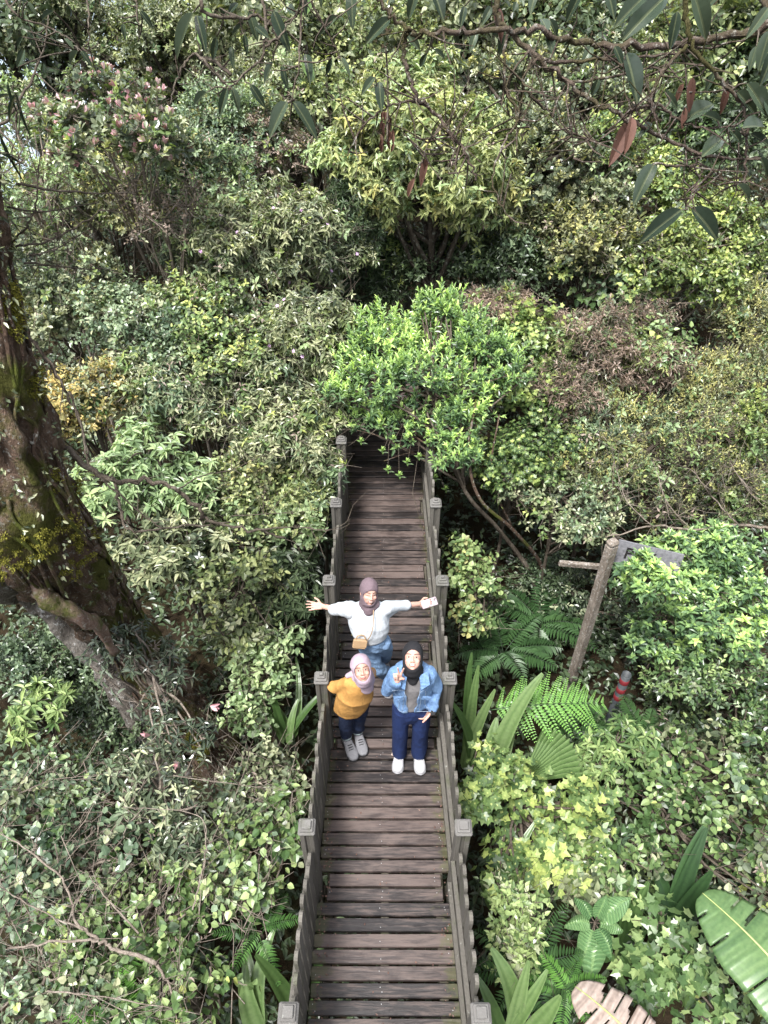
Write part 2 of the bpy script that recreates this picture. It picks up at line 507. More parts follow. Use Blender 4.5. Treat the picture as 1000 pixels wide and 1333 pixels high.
f = empty('fence', (-.05, 9.6, 0), 'short dark picket railing closing off the boardwalk beyond the bright green bush', 'fence')
make_post(f, -.47, 9.62, 1.0); make_post(f, .30, 9.75, 1.12)
picket_panel(f, -.47, 9.64, .30, 9.75, .82, .9, seed=5)
# ------------------------------------------------------------------ leaves
def tpl_oval(rows=4, wprof=None, fold=.18, droop=.12, ppow=2.0):
    """leaf outline: base point, rows of 3 verts, tip; x in -.5...5, y in 0..1"""
    ys = np.linspace(0, 1, rows+1)[1:-1]
    V = [[0, 0, 0]]; 
    for y in ys:
        wd = wprof(y) if wprof else math.sin(PI*y**.8)**.8*.5
        V += [[-wd, y, fold*wd-droop*y**ppow], [0, y, -droop*y**ppow], [wd, y, fold*wd-droop*y**ppow]]
    V += [[0, 1, -droop]]
    n = len(V); L = []; S = []
    L += [0, 2, 1, 0, 3, 2]; S += [3, 3]
    for r in range(len(ys)-1):
        a = 1+3*r; b = a+3
        L += [a, a+1, b+1, b, a+1, a+2, b+2, b+1]; S += [4, 4]
    a = 1+3*(len(ys)-1)
    L += [a, a+1, n-1, a+1, a+2, n-1]; S += [3, 3]
    V = np.array(V); rib = np.minimum(1, np.abs(V[:, 0])*2/.5*.5)
    return V, np.array(L), np.array(S), rib
def lance(y): return .5*math.sin(PI*min(1, y**.72))**.9
def ovate(y): return .5*math.sin(PI*y**.66)**.75
def obov(y): return .5*math.sin(PI*y**1.25)**.8
TPL = {
    'simple': tpl_oval(2, lambda y: .5, .3, .14),
    'lance': tpl_oval(4, lance, .3, .16),
    'lance3': tpl_oval(3, lance, .35, .2),
    'droopy': tpl_oval(4, ovate, .35, .38, 1.8),
    'droopy3': tpl_oval(3, ovate, .35, .38, 1.8),
    'oval': tpl_oval(4, ovate, .2, .1),
    'oval3': tpl_oval(3, ovate, .22, .1),
    'obov': tpl_oval(4, obov, .15, .05),
    'obov3': tpl_oval(3, obov, .15, .05),
    'big': tpl_oval(8, lambda y: .5*math.sin(PI*y**.8)**.7, .34, .24),
    'strap': tpl_oval(8, lambda y: .5*math.sin(PI*y**.6)**.5, .25, .1),
}
def tpl_lobed():
    pts = [(0, -.02), (.20, -.1), (.46, .0), (.37, .2), (.58, .50), (.29, .52), (0, 1.0), (-.29, .52), (-.58, .50), (-.37, .2), (-.46, .0), (-.20, -.1)]
    V = [[0, .28, -.03]]+[[x, y, .12*abs(x)-.1*y*y] for x, y in pts]
    n = len(pts); L = []; S = []
    for i in range(n):
        L += [0, 1+i, 1+(i+1) % n]; S.append(3)
    V = np.array(V); rib = np.array([0]+[.5]*n)
    return V, np.array(L), np.array(S), rib
TPL['lobed'] = tpl_lobed()

def add_leaves(mb, tpl, P, D, U, Ln, W, tone, mat=0):
    """P base points, D directions, U approx normals, Ln lengths, W widths, tone"""
    V, L, S, rib = TPL[tpl]
    n = len(P)
    if n == 0: return
    D = nrm(D); X = nrm(np.cross(D, U)); Nn = np.cross(X, D)
    Ln = np.broadcast_to(Ln, (n,)).reshape(-1, 1, 1); W = np.broadcast_to(W, (n,)).reshape(-1, 1, 1)
    Q = P[:, None]+V[None, :, 0:1]*W*X[:, None]+V[None, :, 1:2]*Ln*D[:, None]+V[None, :, 2:3]*Ln*Nn[:, None]
    k = len(V)
    LL = (np.arange(n)[:, None]*k+L[None]).reshape(-1)
    if not np.isscalar(mat): mat = np.repeat(mat, len(S))
    mb.add(Q.reshape(-1, 3), LL, np.tile(S, n), mat, np.repeat(np.clip(tone, 0, 1), k), np.tile(rib, n), smooth=False)

def rdir(n, g=None):
    g = g or RNG
    return nrm(g.normal(size=(n, 3)))
def perp(a):
    up = np.where(np.abs(a[:, 2:3]) > .9, np.array([[1., 0, 0]]), np.array([[0, 0, 1.]]))
    x = nrm(np.cross(a, up)); return x, np.cross(a, x)

# leaf arrangement per kind: tpl, leaf length, width, leaves per sprig, sprig length, angle base->tip, up pull, out pull, jitter, droop of leaf dir
KIND = {
 'olive':   dict(t='droopy', L=.085, W=.030, m=6, sl=.05, b=(85, 45), ku=.55, ko=.7, kr=.55, dr=.25),
 'oval':    dict(t='oval', L=.062, W=.036, m=6, sl=.12, b=(80, 40), ku=.4, ko=.7, kr=.7, dr=.2),
 'small':   dict(t='oval3', L=.040, W=.021, m=8, sl=.09, b=(75, 35), ku=.5, ko=.7, kr=.7, dr=.1),
 'fine':    dict(t='simple', L=.026, W=.012, m=11, sl=.09, b=(60, 20), ku=.8, ko=.5, kr=.45, dr=0),
 'rosette': dict(t='lance', L=.078, W=.027, m=13, sl=.17, b=(70, 15), ku=1.1, ko=.5, kr=.35, dr=0),
 'rosette2': dict(t='lance', L=.080, W=.034, m=9, sl=.05, b=(82, 25), ku=1.1, ko=.5, kr=.4, dr=0),
 'narrow':  dict(t='lance3', L=.060, W=.014, m=9, sl=.08, b=(80, 25), ku=.5, ko=.7, kr=.6, dr=.15),
 'obov':    dict(t='obov', L=.062, W=.034, m=8, sl=.05, b=(75, 25), ku=.7, ko=.6, kr=.5, dr=0),
 'palm':    dict(t='lance', L=.135, W=.040, m=8, sl=.02, b=(88, 60), ku=.9, ko=.4, kr=.3, dr=.25),
 'lobed':   dict(t='lobed', L=.075, W=.078, m=4, sl=.16, b=(80, 50), ku=.5, ko=.8, kr=.5, dr=.3),
 'rhodo':   dict(t='lance', L=.115, W=.036, m=7, sl=.04, b=(100, 50), ku=.4, ko=.7, kr=.5, dr=.25),
 'round':   dict(t='oval', L=.055, W=.042, m=5, sl=.14, b=(80, 50), ku=.3, ko=.8, kr=.7, dr=.25),
}
CORR = []     # corridor test is below
def keep_mask(P, allow=False):
    """keep foliage off the boardwalk and off the people standing on it"""
    k = np.ones(len(P), bool)
    lim = .60 if not allow else .46
    inside = (np.abs(P[:, 0]) < lim) & (P[:, 1] > -1.2) & (P[:, 1] < (6.1 if not allow else 6.0))
    over = inside & (P[:, 2] > -.1)
    k &= ~over
    k &= np.linalg.norm(P-C0, axis=1) > 1.2
    k &= P[:, 2] > ground_z(P[:, 0], P[:, 1])-.02
    return k

def lump(dirs, seed, amp=.27):
    s = seed*1.37
    v = (np.sin(dirs[:, 0]*4.1+s)*np.sin(dirs[:, 1]*3.7+s*2.1)+np.sin(dirs[:, 2]*5.3+s*.7)*np.sin(dirs[:, 0]*6.1-s)
         + .6*np.sin(dirs[:, 1]*9.7+s)*np.sin(dirs[:, 2]*8.9+s*1.9))
    return 1+amp*v

def crown(mb, blobs, kind, dens=1.0, seed=0, allow=False, size=1.0, lo=-.35, fill=.26, toneb=(.15, .85), tiptone=.25, twig=None, gap=.0, mat=0, alt=None):
    """blobs: (centre, radii). Fills mb with leaves; returns sprig base points (for twigs)"""
    g = np.random.default_rng(seed+100)
    K = KIND[kind]; size = size*{'lobed': 1.55, 'round': 1.5, 'fine': 1.15, 'rosette': 1.2, 'rosette2': 1.2, 'palm': 1.1}.get(kind, 1.3); Ls, Ws = K['L']*size, K['W']*size
    allP = []; allA = []
    for bi, (c, r) in enumerate(blobs):
        c = np.asarray(c, float); r = np.asarray(r, float)
        area = 4*PI*((r[0]*r[1])**1.6+(r[0]*r[2])**1.6+(r[1]*r[2])**1.6)**(1/1.6)/3**(1/1.6)
        n = int(dens*1.9*area*.72/(Ls*Ws*.62*K['m'])) + 3
        d = rdir(int(n*1.6), g); d = d[d[:, 2] > lo - .25*g.random(len(d))][:n]
        # the side turned away from the walk and low down is thinner
        rad = (1-np.abs(g.normal(0, fill, len(d))))*lump(d, seed+bi)*np.where(g.random(len(d)) < .10, g.uniform(1.03, 1.3, len(d)), 1)
        rad = np.clip(rad, .25, 1.45)
        P = c+d*r*rad[:, None]
        if gap > 0:
            q = np.sin(P[:, 0]*9+seed)*np.sin(P[:, 1]*8.3)*np.sin(P[:, 2]*9.7+seed*2)
            P = P[q > -1+gap*1.0] if gap >= 1 else P[(q > gap*.5-.25) | (g.random(len(P)) < .35)]
            d = nrm((P-c)/r)
        allP.append(P); allA.append(nrm(nrm((P-c)/(r*r))*K['ko']+np.array([0, 0, K['ku']])+g.normal(size=P.shape)*K['kr']*.7))
    P = np.concatenate(allP); A = np.concatenate(allA)
    k = keep_mask(P, allow); P = P[k]; A = A[k]
    n = len(P)
    if n == 0: return P, A
    sb = g.random(n)*(toneb[1]-toneb[0])+toneb[0]
    # neighbouring sprigs share a tone: slow variation over the plant
    slow = .5+.5*np.sin(P[:, 0]*3.1+seed)*np.cos(P[:, 2]*3.7+seed*.3+P[:, 1]*2.2)
    sb = .7*sb+.3*slow
    sb = sb+np.where(g.random(n) < .16, .3, 0)
    if alt:     # sprigs of other growth woven through
        w_ = np.sin(P[:, 0]*6.3+seed)+np.sin(P[:, 1]*5.1+seed*2)+np.sin(P[:, 2]*7.7)+g.normal(0, 1.3, n)
        mi = np.where(w_ > 2.0, alt[0], np.where(w_ < -2.0, alt[1], mat))
    else: mi = np.full(n, mat)
    b1, b2 = perp(A)
    ph0 = g.random(n)*2*PI
    m = K['m']
    for j in range(m):
        t = j/max(1, m-1)
        keepj = g.random(n) < .93
        ph = ph0+j*2.4+g.normal(0, .25, n)
        be = R(K['b'][0])*(1-t)+R(K['b'][1])*t + g.normal(0, .16, n)
        e = np.cos(ph)[:, None]*b1+np.sin(ph)[:, None]*b2
        D = A*np.cos(be)[:, None]+e*np.sin(be)[:, None]
        D[:, 2] -= K['dr']*(.6+.8*g.random(n))
        D = nrm(D)
        U = A+np.array([0, 0, .5])+g.normal(0, .18, (n, 3))
        pos = P+A*(K['sl']*size*(t-.4))[None] if False else P+A*(K['sl']*size*(t-.4))
        ss = (1.05-.35*t)*(.75+.45*g.random(n))
        tn = sb+tiptone*(t-.45)+g.normal(0, .15, n)
        q = keepj
        add_leaves(mb, K['t'], pos[q], D[q], U[q], Ls*ss[q], Ws*ss[q]*(.9+.2*g.random(q.sum())), tn[q], mi[q])
    return P, A

# ------------------------------------------------------------------ foliage colours
def st(*cols): 
    n = len(cols); return [(i/(n-1) if n > 1 else 0, c) for i, c in enumerate(cols)]
MT = {}
def reg(k, *a, **kw): MT[k] = leaf_mat(*a, **kw)
reg('olive', 'olive_leaf', st((.03, .05, .02), (.085, .12, .045), (.18, .22, .09), (.36, .40, .17)), rough=.36)
reg('olive2', 'dusty_leaf', st((.035, .05, .028), (.09, .115, .058), (.19, .22, .12), (.38, .40, .24)), rough=.36)
reg('blue', 'bluegreen_leaf', st((.028, .05, .03), (.065, .105, .06), (.135, .19, .11), (.28, .36, .21)), rough=.34)
reg('green', 'green_leaf', st((.022, .045, .015), (.055, .105, .034), (.125, .19, .068), (.27, .35, .14)), rough=.36)
reg('bright', 'fresh_leaf', st((.035, .07, .025), (.085, .155, .05), (.19, .31, .09), (.40, .58, .15)), rough=.36, trans=.28)
reg('lime', 'lime_leaf', st((.045, .08, .025), (.11, .17, .05), (.24, .32, .095), (.48, .54, .17)), rough=.45, trans=.3)
reg('yellow', 'yellow_leaf', st((.06, .085, .03), (.15, .155, .055), (.29, .25, .09), (.46, .36, .13)), rough=.5, trans=.25)
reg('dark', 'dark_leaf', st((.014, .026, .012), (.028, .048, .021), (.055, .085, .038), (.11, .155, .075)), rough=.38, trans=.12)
reg('grey', 'greygreen_leaf', st((.025, .04, .025), (.07, .095, .055), (.16, .195, .12), (.36, .39, .24)), rough=.3)
reg('red', 'russet_leaf', st((.045, .05, .032), (.10, .085, .062), (.20, .155, .12), (.36, .29, .235)), rough=.45)
reg('heath', 'heath_leaf', st((.030, .038, .022), (.08, .09, .045), (.19, .205, .085), (.42, .41, .15)), rough=.5)
reg('pale', 'pale_leaf', st((.07, .11, .05), (.13, .20, .09), (.24, .33, .16), (.38, .47, .24)), rough=.42, trans=.28)
reg('ivy', 'lobed_leaf', st((.022, .045, .018), (.06, .11, .035), (.14, .22, .065), (.36, .44, .13)), rough=.45, trans=.28, ribc=(.5, .55, .2))
reg('vine', 'vine_leaf', st((.025, .05, .02), (.075, .125, .045), (.16, .23, .085), (.38, .43, .13)), rough=.34)
reg('rhodo', 'leathery_leaf', st((.018, .030, .020), (.034, .052, .032), (.06, .085, .052), (.12, .155, .10)), rough=.28, trans=.05, back=(.10, .10, .07), ribc=(.12, .14, .08))
reg('bush', 'tuft_leaf', st((.04, .08, .04), (.11, .19, .085), (.25, .38, .14), (.50, .66, .22)), rough=.34, trans=.28)
reg('strap', 'strap_leaf', st((.022, .05, .014), (.05, .10, .028), (.10, .17, .055), (.20, .29, .12)), rough=.36, trans=.25)
reg('fern', 'fern_leaf', st((.02, .05, .015), (.05, .12, .03), (.12, .26, .055), (.22, .42, .09)), rough=.5, trans=.3)
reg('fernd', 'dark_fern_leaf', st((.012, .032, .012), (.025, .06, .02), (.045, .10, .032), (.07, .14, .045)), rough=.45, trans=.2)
reg('pink', 'pink_leaf', st((.38, .17, .19), (.48, .28, .29), (.56, .40, .40), (.58, .50, .48)), rough=.45, trans=.1)
reg('purple', 'purple_petal', st((.45, .25, .5), (.6, .38, .65), (.7, .5, .75)), rough=.6, trans=.3)
reg('banana', 'banana_leaf', st((.045, .10, .035), (.085, .165, .058), (.135, .23, .085), (.20, .30, .12)), rough=.36, trans=.3)
reg('dry', 'dry_leaf', st((.13, .10, .075), (.24, .19, .15), (.36, .30, .25), (.48, .43, .36)), rough=.8, trans=.15)
reg('brownleaf', 'dead_leaf', st((.06, .03, .022), (.10, .05, .035), (.15, .08, .058), (.22, .135, .10)), rough=.6, trans=.12)
B_TWIG = bark_mat('twig_bark', (.055, .042, .032), (.11, .09, .07), (.19, .165, .135), 14)
B_PALE = bark_mat('pale_bark', (.13, .105, .085), (.24, .20, .165), (.38, .34, .29), 14)
B_DARK = bark_mat('dark_bark', (.022, .018, .014), (.05, .04, .03), (.10, .085, .07), 8, lichen=(.16, .17, .15))
B_RED = bark_mat('reddish_bark', (.045, .03, .022), (.095, .062, .044), (.18, .13, .10), 10, lichen=(.30, .30, .27), moss=(.06, .07, .012))
B_MAIN = bark_mat('mossy_bark', (.055, .038, .028), (.15, .10, .072), (.27, .20, .15), 13, bstr=1.0, lichen=(.32, .31, .28), moss=(.08, .082, .018))
B_GREYT = bark_mat('grey_bark', (.06, .05, .043), (.13, .115, .10), (.23, .21, .19), 6, bstr=.9, lichen=(.36, .36, .35))

# ------------------------------------------------------------------ plants
ZL = [(-50, 4.86), (0, 4.15), (50, 3.65), (100, 3.42), (200, 2.85), (300, 2.3), (400, 1.8), (500, 1.35), (600, .9), (700, .5), (800, .1), (900, -.25), (1000, -.25), (1100, -.1), (1400, -.05)]
ZR = [(-50, 4.86), (0, 4.15), (50, 3.65), (100, 3.42), (200, 2.9), (300, 2.2), (400, 1.5), (500, 1.1), (600, .7), (700, .3), (800, -.1), (900, -.75), (1000, -.75), (1100, -.6), (1400, -.5)]
def zsurf(px, py):
    T = ZL if px < 480 else ZR
    return float(np.interp(py, [a for a, _ in T], [b for _, b in T]))
USED = {}
SPR = []
GROW = 1.24
def plant(name, label, cat, blobs, kind, mat, dens=1.0, size=1.0, stem=B_TWIG, dz=0.0, trunk=None, ntw=26, tw=.006, group=None, extra=None, sub=10,
          base=None, rise=None, seed=None, squash=.85, stem_r=.03, **kw):
    """blobs: (px, py, half width px, half height px[, dz]) read off the photograph; each gets its own distance and real size"""
    seed = seed if seed is not None else (len(USED)*7+3)
    USED[label] = USED.get(label, 0)+1
    B = []
    g = np.random.default_rng(seed)
    for b in blobs:
        px, py, rx, ry = b[:4]; z = zsurf(px, py)+(dz+(b[4] if len(b) > 4 else 0))*float(np.interp(py, [90, 200], [0, 1]))
        P = at_z(px, py, z); d = depth(P)
        r1 = rx*d/FOC; r2 = ry*d/FOC
        r = np.array([r1, (r1+r2)/2, r2*squash+.04])
        c = P+nrm(ray(px, py))*min(r)*.55
        r = r*GROW; B.append((c, r*.9))
        for _ in range(sub):            # smaller lobes break the outline
            dd = rdir(1, g)[0]; dd[2] = abs(dd[2])*.8+.0
            rr = r*g.uniform(.18, .42)
            B.append((c+dd*r*g.uniform(.7, 1.2), rr))
    c0 = B[0][0]
    if base is None:
        bx, by = c0[0]+g.uniform(-.1, .1), c0[1]+B[0][1][1]*.3+g.uniform(-.1, .1)
        base = np.array([bx, by, float(ground_z(bx, by))-.03])
    if abs(base[0]) < .75 and -1 < base[1] < 9.7: base[0] = .8*np.sign(base[0] if base[0] else 1); base[2] = float(ground_z(base[0], base[1]))-.03
    o = empty(name, base, label, cat, group)
    mb = MB()
    ms = list(mat) if isinstance(mat, (list, tuple)) else [mat]
    if kind not in ('rosette', 'rosette2', 'lobed', 'palm', 'rhodo'):
        pool = [x for x in (['olive2', 'pale', 'vine', 'grey', 'heath', 'blue', 'olive'] if 'dark' not in ms and np.mean([b[1] for b in blobs]) < 820 else ['grey', 'green', 'blue', 'olive2', 'vine'] if 'dark' not in ms else ['green', 'grey', 'blue', 'vine']) if x not in ms]
        i0 = int(g.integers(0, len(pool))); kw['alt'] = (len(ms), len(ms)+1); ms = ms+[pool[i0], pool[(i0+3) % len(pool)] if len(pool) > 3 else pool[1-i0]]
    P, A = crown(mb, B, kind, dens=dens, seed=seed, size=size, **kw)
    if extra: extra(mb, P, A, g)
    if kind not in ('rosette', 'rosette2', 'lobed', 'palm', 'rhodo') and 'dark' not in mat: SPR.append((P, A))
    mb.build('foliage', [MT[x] for x in ms], o)
    # stems: trunk from the ground into the crown, limbs to each lobe, twigs to the sprigs
    sb = MB()
    tot = c0-base
    mid = base+tot*.5+np.array([g.uniform(-.08, .08), g.uniform(-.08, .08), 0])
    top = c0+np.array([0, 0, B[0][1][2]*.1])
    path = spline([base, mid, top] if trunk is None else trunk, 6)
    rr = np.linspace(stem_r, stem_r*.45, len(path))
    tube(sb, path, rr, 7, rough=.12)
    hub = path[int(len(path)*.6):]
    ends = []
    for c, r in B:
        if abs(c[0]) < .6 and c[1] < 6.2 and not kw.get('allow'): continue
        h = hub[g.integers(0, len(hub))]
        q = spline([h, (h+c)/2+g.normal(0, .05, 3), c+g.normal(0, .04, 3)], 4)
        tube(sb, q, np.linspace(stem_r*.5, stem_r*.22, len(q)), 5, rough=.1)
        ends.append(c)
    if len(P) and ends:
        E = np.array(ends)
        n = min(len(P), ntw*len(B)//2+20)
        idx = g.choice(len(P), n, replace=False)
        Q = P[idx]
        dist = np.linalg.norm(Q[:, None]-E[None], axis=2); nb = E[dist.argmin(1)]
        st_ = nb+(Q-nb)*.15
        batch_twigs(sb, st_, Q+A[idx]*.02, tw, tw*.45, sag=.04)
    sb.build('stems', stem, o)
    return o, P, A

def frond(mb, P0, az, ln, wd, arch=.5, el=50, pin=20, tone=.6, bip=False, g=None, mat=0, pw=.16, roll=0):
    """fern frond: arching rachis with tapering pinnae on both sides"""
    g = g or RNG
    n = 14; t = np.linspace(0, 1, n)
    e = R(el)-t*arch*PI*.75
    step = ln/(n-1)
    h = np.array([math.cos(az), math.sin(az), 0])
    pts = [np.array(P0, float)]
    for i in range(1, n):
        pts.append(pts[-1]+step*(h*math.cos(e[i])+np.array([0, 0, math.sin(e[i])])))
    pts = np.array(pts)
    tube(mb, pts, np.linspace(.006, .0015, n)*max(.6, ln), 4, mat, .25)
    s = np.linspace(.14, .99, pin)
    px = np.stack([np.interp(s, t, pts[:, k]) for k in range(3)], 1)
    T = nrm(np.stack([np.interp(s+.02, t, pts[:, k], right=pts[-1, k]+(pts[-1, k]-pts[-2, k])*.5) for k in range(3)], 1)-px+1e-6)
    side = nrm(np.cross(T, np.array([0, 0, 1.])+0*T)); up = np.cross(side, T)
    W = wd*np.clip(np.sin(PI*(s*.86+.10))**.75, .08, 1)*g.uniform(.85, 1.08, pin)
    for sg in (-1, 1):
        D = nrm(side*sg+T*(.28+.35*s[:, None])+up*.05+g.normal(0, .075, T.shape))
        D[:, 2] -= .12
        if not bip:
            add_leaves(mb, 'lance', px, D, up, W, W*pw+.004, tone+g.normal(0, .06, pin), mat)
        else:
            q = 13
            for k in range(q):
                u = (k+.5)/q
                b = px+D*(W*u)[:, None]-np.array([0, 0, 1])*(.1*W*u*u)[:, None]
                X = nrm(np.cross(D, up))
                for s2 in (-1, 1):
                    dd = nrm(X*s2+D*.55)
                    wl = wd*.15*(1-u*.72)*np.clip(W/wd, .3, 1)
                    add_leaves(mb, 'simple', b, dd, up, wl, wl*.6, tone+.15*(u-.5)+g.normal(0, .05, pin), mat)
def fern(label, px, py, z, n=9, ln=.6, wd=.12, mat='fern', seed=1, bip=False, az=None, el=(35, 60), arch=.45, tone=.6, cat='fern', group=None, name='fern', pin=20, pw=.16):
    g = np.random.default_rng(seed)
    P = at_z(px, py, z); zg = float(ground_z(P[0], P[1]))
    o = empty(name, (P[0], P[1], zg-.02), label, cat, group)
    for i in range(n):
        mb = MB()
        a = (az[0]+(az[1]-az[0])*i/max(1, n-1)) if az else i*2*PI/n+g.uniform(-.25, .25)
        frond(mb, P+g.normal(0, .015, 3), a, ln*g.uniform(.75, 1.1), wd*g.uniform(.85, 1.1), arch*g.uniform(.8, 1.2), g.uniform(*el), pin, tone+g.uniform(-.15, .15), bip, g, pw=pw)
        mb.build('frond', MT[mat], o)
    if P[2]-zg > .12:
        mb = MB(); q = spline([[P[0], P[1], zg-.04], [P[0]+.03, P[1]+.02, (zg+P[2])/2], P], 5)
        tube(mb, q, .022, 7, rough=.2); mb.build('stem', B_DARK, o)
    return o

def blade(mb, P0, D0, ln, w, bend=.8, tone=.5, fold=.25, pleats=7, rows=16, prof=None, mat=0, side=0.0, g=None, splits=(), droopx=0.0):
    """long leaf: pleated ribbon that starts along D0 and bends down over its length"""
    g = g or RNG
    D = nrm(D0); pts = [np.array(P0, float)]; Ds = [D]
    for i in range(rows):
        D = D+np.array([0, 0, -1])*bend/rows+np.array([side, 0, 0])/rows
        D = nrm(D); Ds.append(D); pts.append(pts[-1]+D*ln/rows)
    pts = np.array(pts); Ds = np.array(Ds)
    X = nrm(np.cross(Ds, np.array([0, 0, 1.])+0*Ds)+1e-4); Nn = np.cross(X, Ds)
    t = np.linspace(0, 1, rows+1)
    pr = prof or (lambda y: math.sin(PI*min(.999, y**.62*.96+.02))**.6)
    ww = np.array([pr(y) for y in t])*w/2
    u = np.linspace(-1, 1, pleats)
    pl = (np.abs(u)*fold)[None]*ww[:, None]+((np.arange(pleats) % 2)*2-1)[None]*ww[:, None]*.035+(g.random((rows+1, pleats))-.5)*.02*w
    V = pts[:, None]+u[None, :, None]*ww[:, None, None]*X[:, None]+pl[..., None]*Nn[:, None]
    V[..., 2] -= (droopx*np.abs(u)**2)[None]*ww[:, None]
    k = pleats; L = []; S = []
    for i in range(rows):
        for j in range(k-1):
            s_ = (i, j < k//2)
            if s_ in splits: continue
            a = i*k+j; L += [a, a+1, a+k+1, a+k]; S.append(4)
    tn = tone+.12*np.sin(np.arange(k)*2.3)[None]+0*t[:, None]
    rib = np.tile(np.abs(u)*.5, (rows+1, 1))
    mb.add(V.reshape(-1, 3), L, S, mat, np.clip(tn, 0, 1).ravel(), rib.ravel(), smooth=True)
    return pts, X, ww
def strap_plant(label, P, n, ln, w, seed, spread=.5, bend=.7, az=(0, 2*PI), mat='strap', name='broad_leaf_plant', cat='plant', tone=.5, el=(45, 80)):
    g = np.random.default_rng(seed)
    P = np.asarray(P, float); zg = float(ground_z(P[0], P[1]))
    o = empty(name, (P[0], P[1], zg), label, cat)
    for i in range(n):
        a = az[0]+(az[1]-az[0])*(i+.5)/n+g.uniform(-.35, .35); e = R(g.uniform(*el))
        D = np.array([math.cos(a)*math.cos(e), math.sin(a)*math.cos(e), math.sin(e)])
        mb = MB(); blade(mb, P+g.normal(0, .03, 3), D, ln*g.uniform(.6, 1.2), w*g.uniform(.75, 1.2), bend*g.uniform(.5, 2.0), side=g.uniform(-.5, .5), tone=tone+g.uniform(-.2, .25), g=g)
        mb.build('leaf', MT[mat], o)
    if P[2]-zg > .1:
        mb = MB(); tube(mb, spline([[P[0], P[1], zg-.05], (P[0]+.02, P[1], (P[2]+zg)/2), P], 4), .02, 7, rough=.15); mb.build('stem', B_DARK, o)
    return o
# ------------------------------------------------------------------ the vegetation, read off the photograph
def X_pink(frac, lo=0.0, mat=1, L=.075, W=.034):
    def f(mb, P, A, g):
        k = (g.random(len(P)) < frac)
        Q = P[k]; B = A[k]
        b1, b2 = perp(B)
        for j in range(4):
            ph = j*1.6+g.random(len(Q))
            D = B*1.3+np.cos(ph)[:, None]*b1*.5+np.sin(ph)[:, None]*b2*.5
            add_leaves(mb, 'obov', Q+B*.03, D, B+g.normal(0, .2, B.shape), L, W, g.random(len(Q)), mat)
    return f
def X_flower(frac, mat=1, r=.02):
    def f(mb, P, A, g):
        k = (g.random(len(P)) < frac)
        Q = P[k]+A[k]*.05; B = nrm(A[k]+np.array([0, -.5, .6])); b1, b2 = perp(B)
        for j in range(5):
            ph = j*2*PI/5
            D = b1*math.cos(ph)+b2*math.sin(ph)+B*.25
            add_leaves(mb, 'simple', Q, D, B, r*1.2, r*.9, g.random(len(Q)), mat)
    return f
SH = 'shrub'
# ---- left side, top to bottom
plant('tree', 'dull small-leaved tree filling the top left corner, gnarled limbs showing', 'tree', [(50, 50, 80, 70, .3), (130, 20, 60, 50, .4)], 'small', 'olive2', .55, 1.3, B_DARK, stem_r=.09, gap=.4)
plant('tree', 'pale grey-green tree with crooked branches behind the hanging leathery leaves', 'tree', [(290, 60, 90, 70, .2), (200, 60, 60, 50, .3), (350, 130, 50, 50)], 'small', 'olive2', .6, 1.3, B_DARK, stem_r=.09, gap=.4)
plant('tree', 'shaded green tree between two dark trunks at the top', 'tree', [(430, 50, 70, 70, .2), (410, 130, 50, 50)], 'oval', 'olive', .55, 1.0, B_DARK, stem_r=.08, gap=.4)
plant(SH, 'shrub with pink and red young leaves at its tips in the upper left', SH, [(150, 150, 52, 38, .9), (205, 190, 40, 40, .8), (110, 190, 40, 40, .8)], 'obov', ['grey', 'pink'], .9, 1.15, B_PALE, extra=X_pink(.3, L=.085, W=.042), gap=.2, ntw=40)
plant(SH, 'pale sparse shrub below the misty gap at the left edge', SH, [(60, 250, 70, 50, .2), (40, 160, 30, 40, .2)], 'small', 'pale', .5, 1.2, B_PALE, gap=.4)
plant(SH, 'yellow-green small shrub just under the pink-tipped one', SH, [(140, 270, 60, 40)], 'small', 'heath', .7, 1.3, B_TWIG)
plant(SH, 'blue-green dense shrub left of the dark trunk', SH, [(270, 220, 60, 50, .1), (300, 160, 50, 40, .1)], 'small', 'blue', .95, 1.25, B_TWIG)
plant(SH, 'rusty-tipped shrub at the foot of the dark upright trunk', SH, [(345, 200, 40, 40)], 'small', 'red', .6, 1.2, B_TWIG, gap=.3)
plant(SH, 'twiggy half-bare shrub with pale upright stems in the left thicket', SH, [(215, 290, 45, 55, .4)], 'small', 'red', .25, 1.0, B_PALE, ntw=120, gap=.5, tw=.008)
plant(SH, 'large round-topped olive shrub with small purple flowers, highest of the left bank', SH, [(350, 300, 75, 50, .2), (300, 340, 55, 45, .1), (410, 340, 45, 50)], 'olive', ['olive2', 'purple'], 1.0, .8, B_TWIG, extra=X_flower(.008))
plant(SH, 'olive shrub leaning to the dark gap above the railing', SH, [(400, 430, 45, 50, .1), (430, 500, 25, 50, -.1)], 'olive', ['olive2', 'purple'], .95, .85, B_TWIG, extra=X_flower(.004))
plant(SH, 'grey-green shrub with round pale leaves beside the mossy trunk top', SH, [(80, 360, 60, 50), (60, 430, 40, 40)], 'obov', 'grey', .8, .9, B_PALE, gap=.2)
plant(SH, 'green shrub with thick foliage between the yellow shrub and the flowering one', SH, [(160, 420, 60, 45), (220, 440, 50, 40)], 'oval', 'blue', .95, .9)
plant(SH, 'fresh green patch of shrub with a few orange leaves in the left thicket', SH, [(260, 410, 50, 40, .1), (290, 460, 45, 30, .1)], 'oval', ['vine', 'dry'], .9, .95, extra=X_pink(.02, L=.06))
plant(SH, 'yellow and orange leaved shrub beside the mossy trunk', SH, [(115, 520, 46, 28, .15), (95, 545, 35, 22, .1)], 'small', 'yellow', 1.0, 1.35, B_TWIG)
plant(SH, 'dusty olive shrub below the orange leaves, middle of the left bank', SH, [(240, 520, 65, 45), (180, 500, 40, 35)], 'olive', 'olive2', .95, .8)
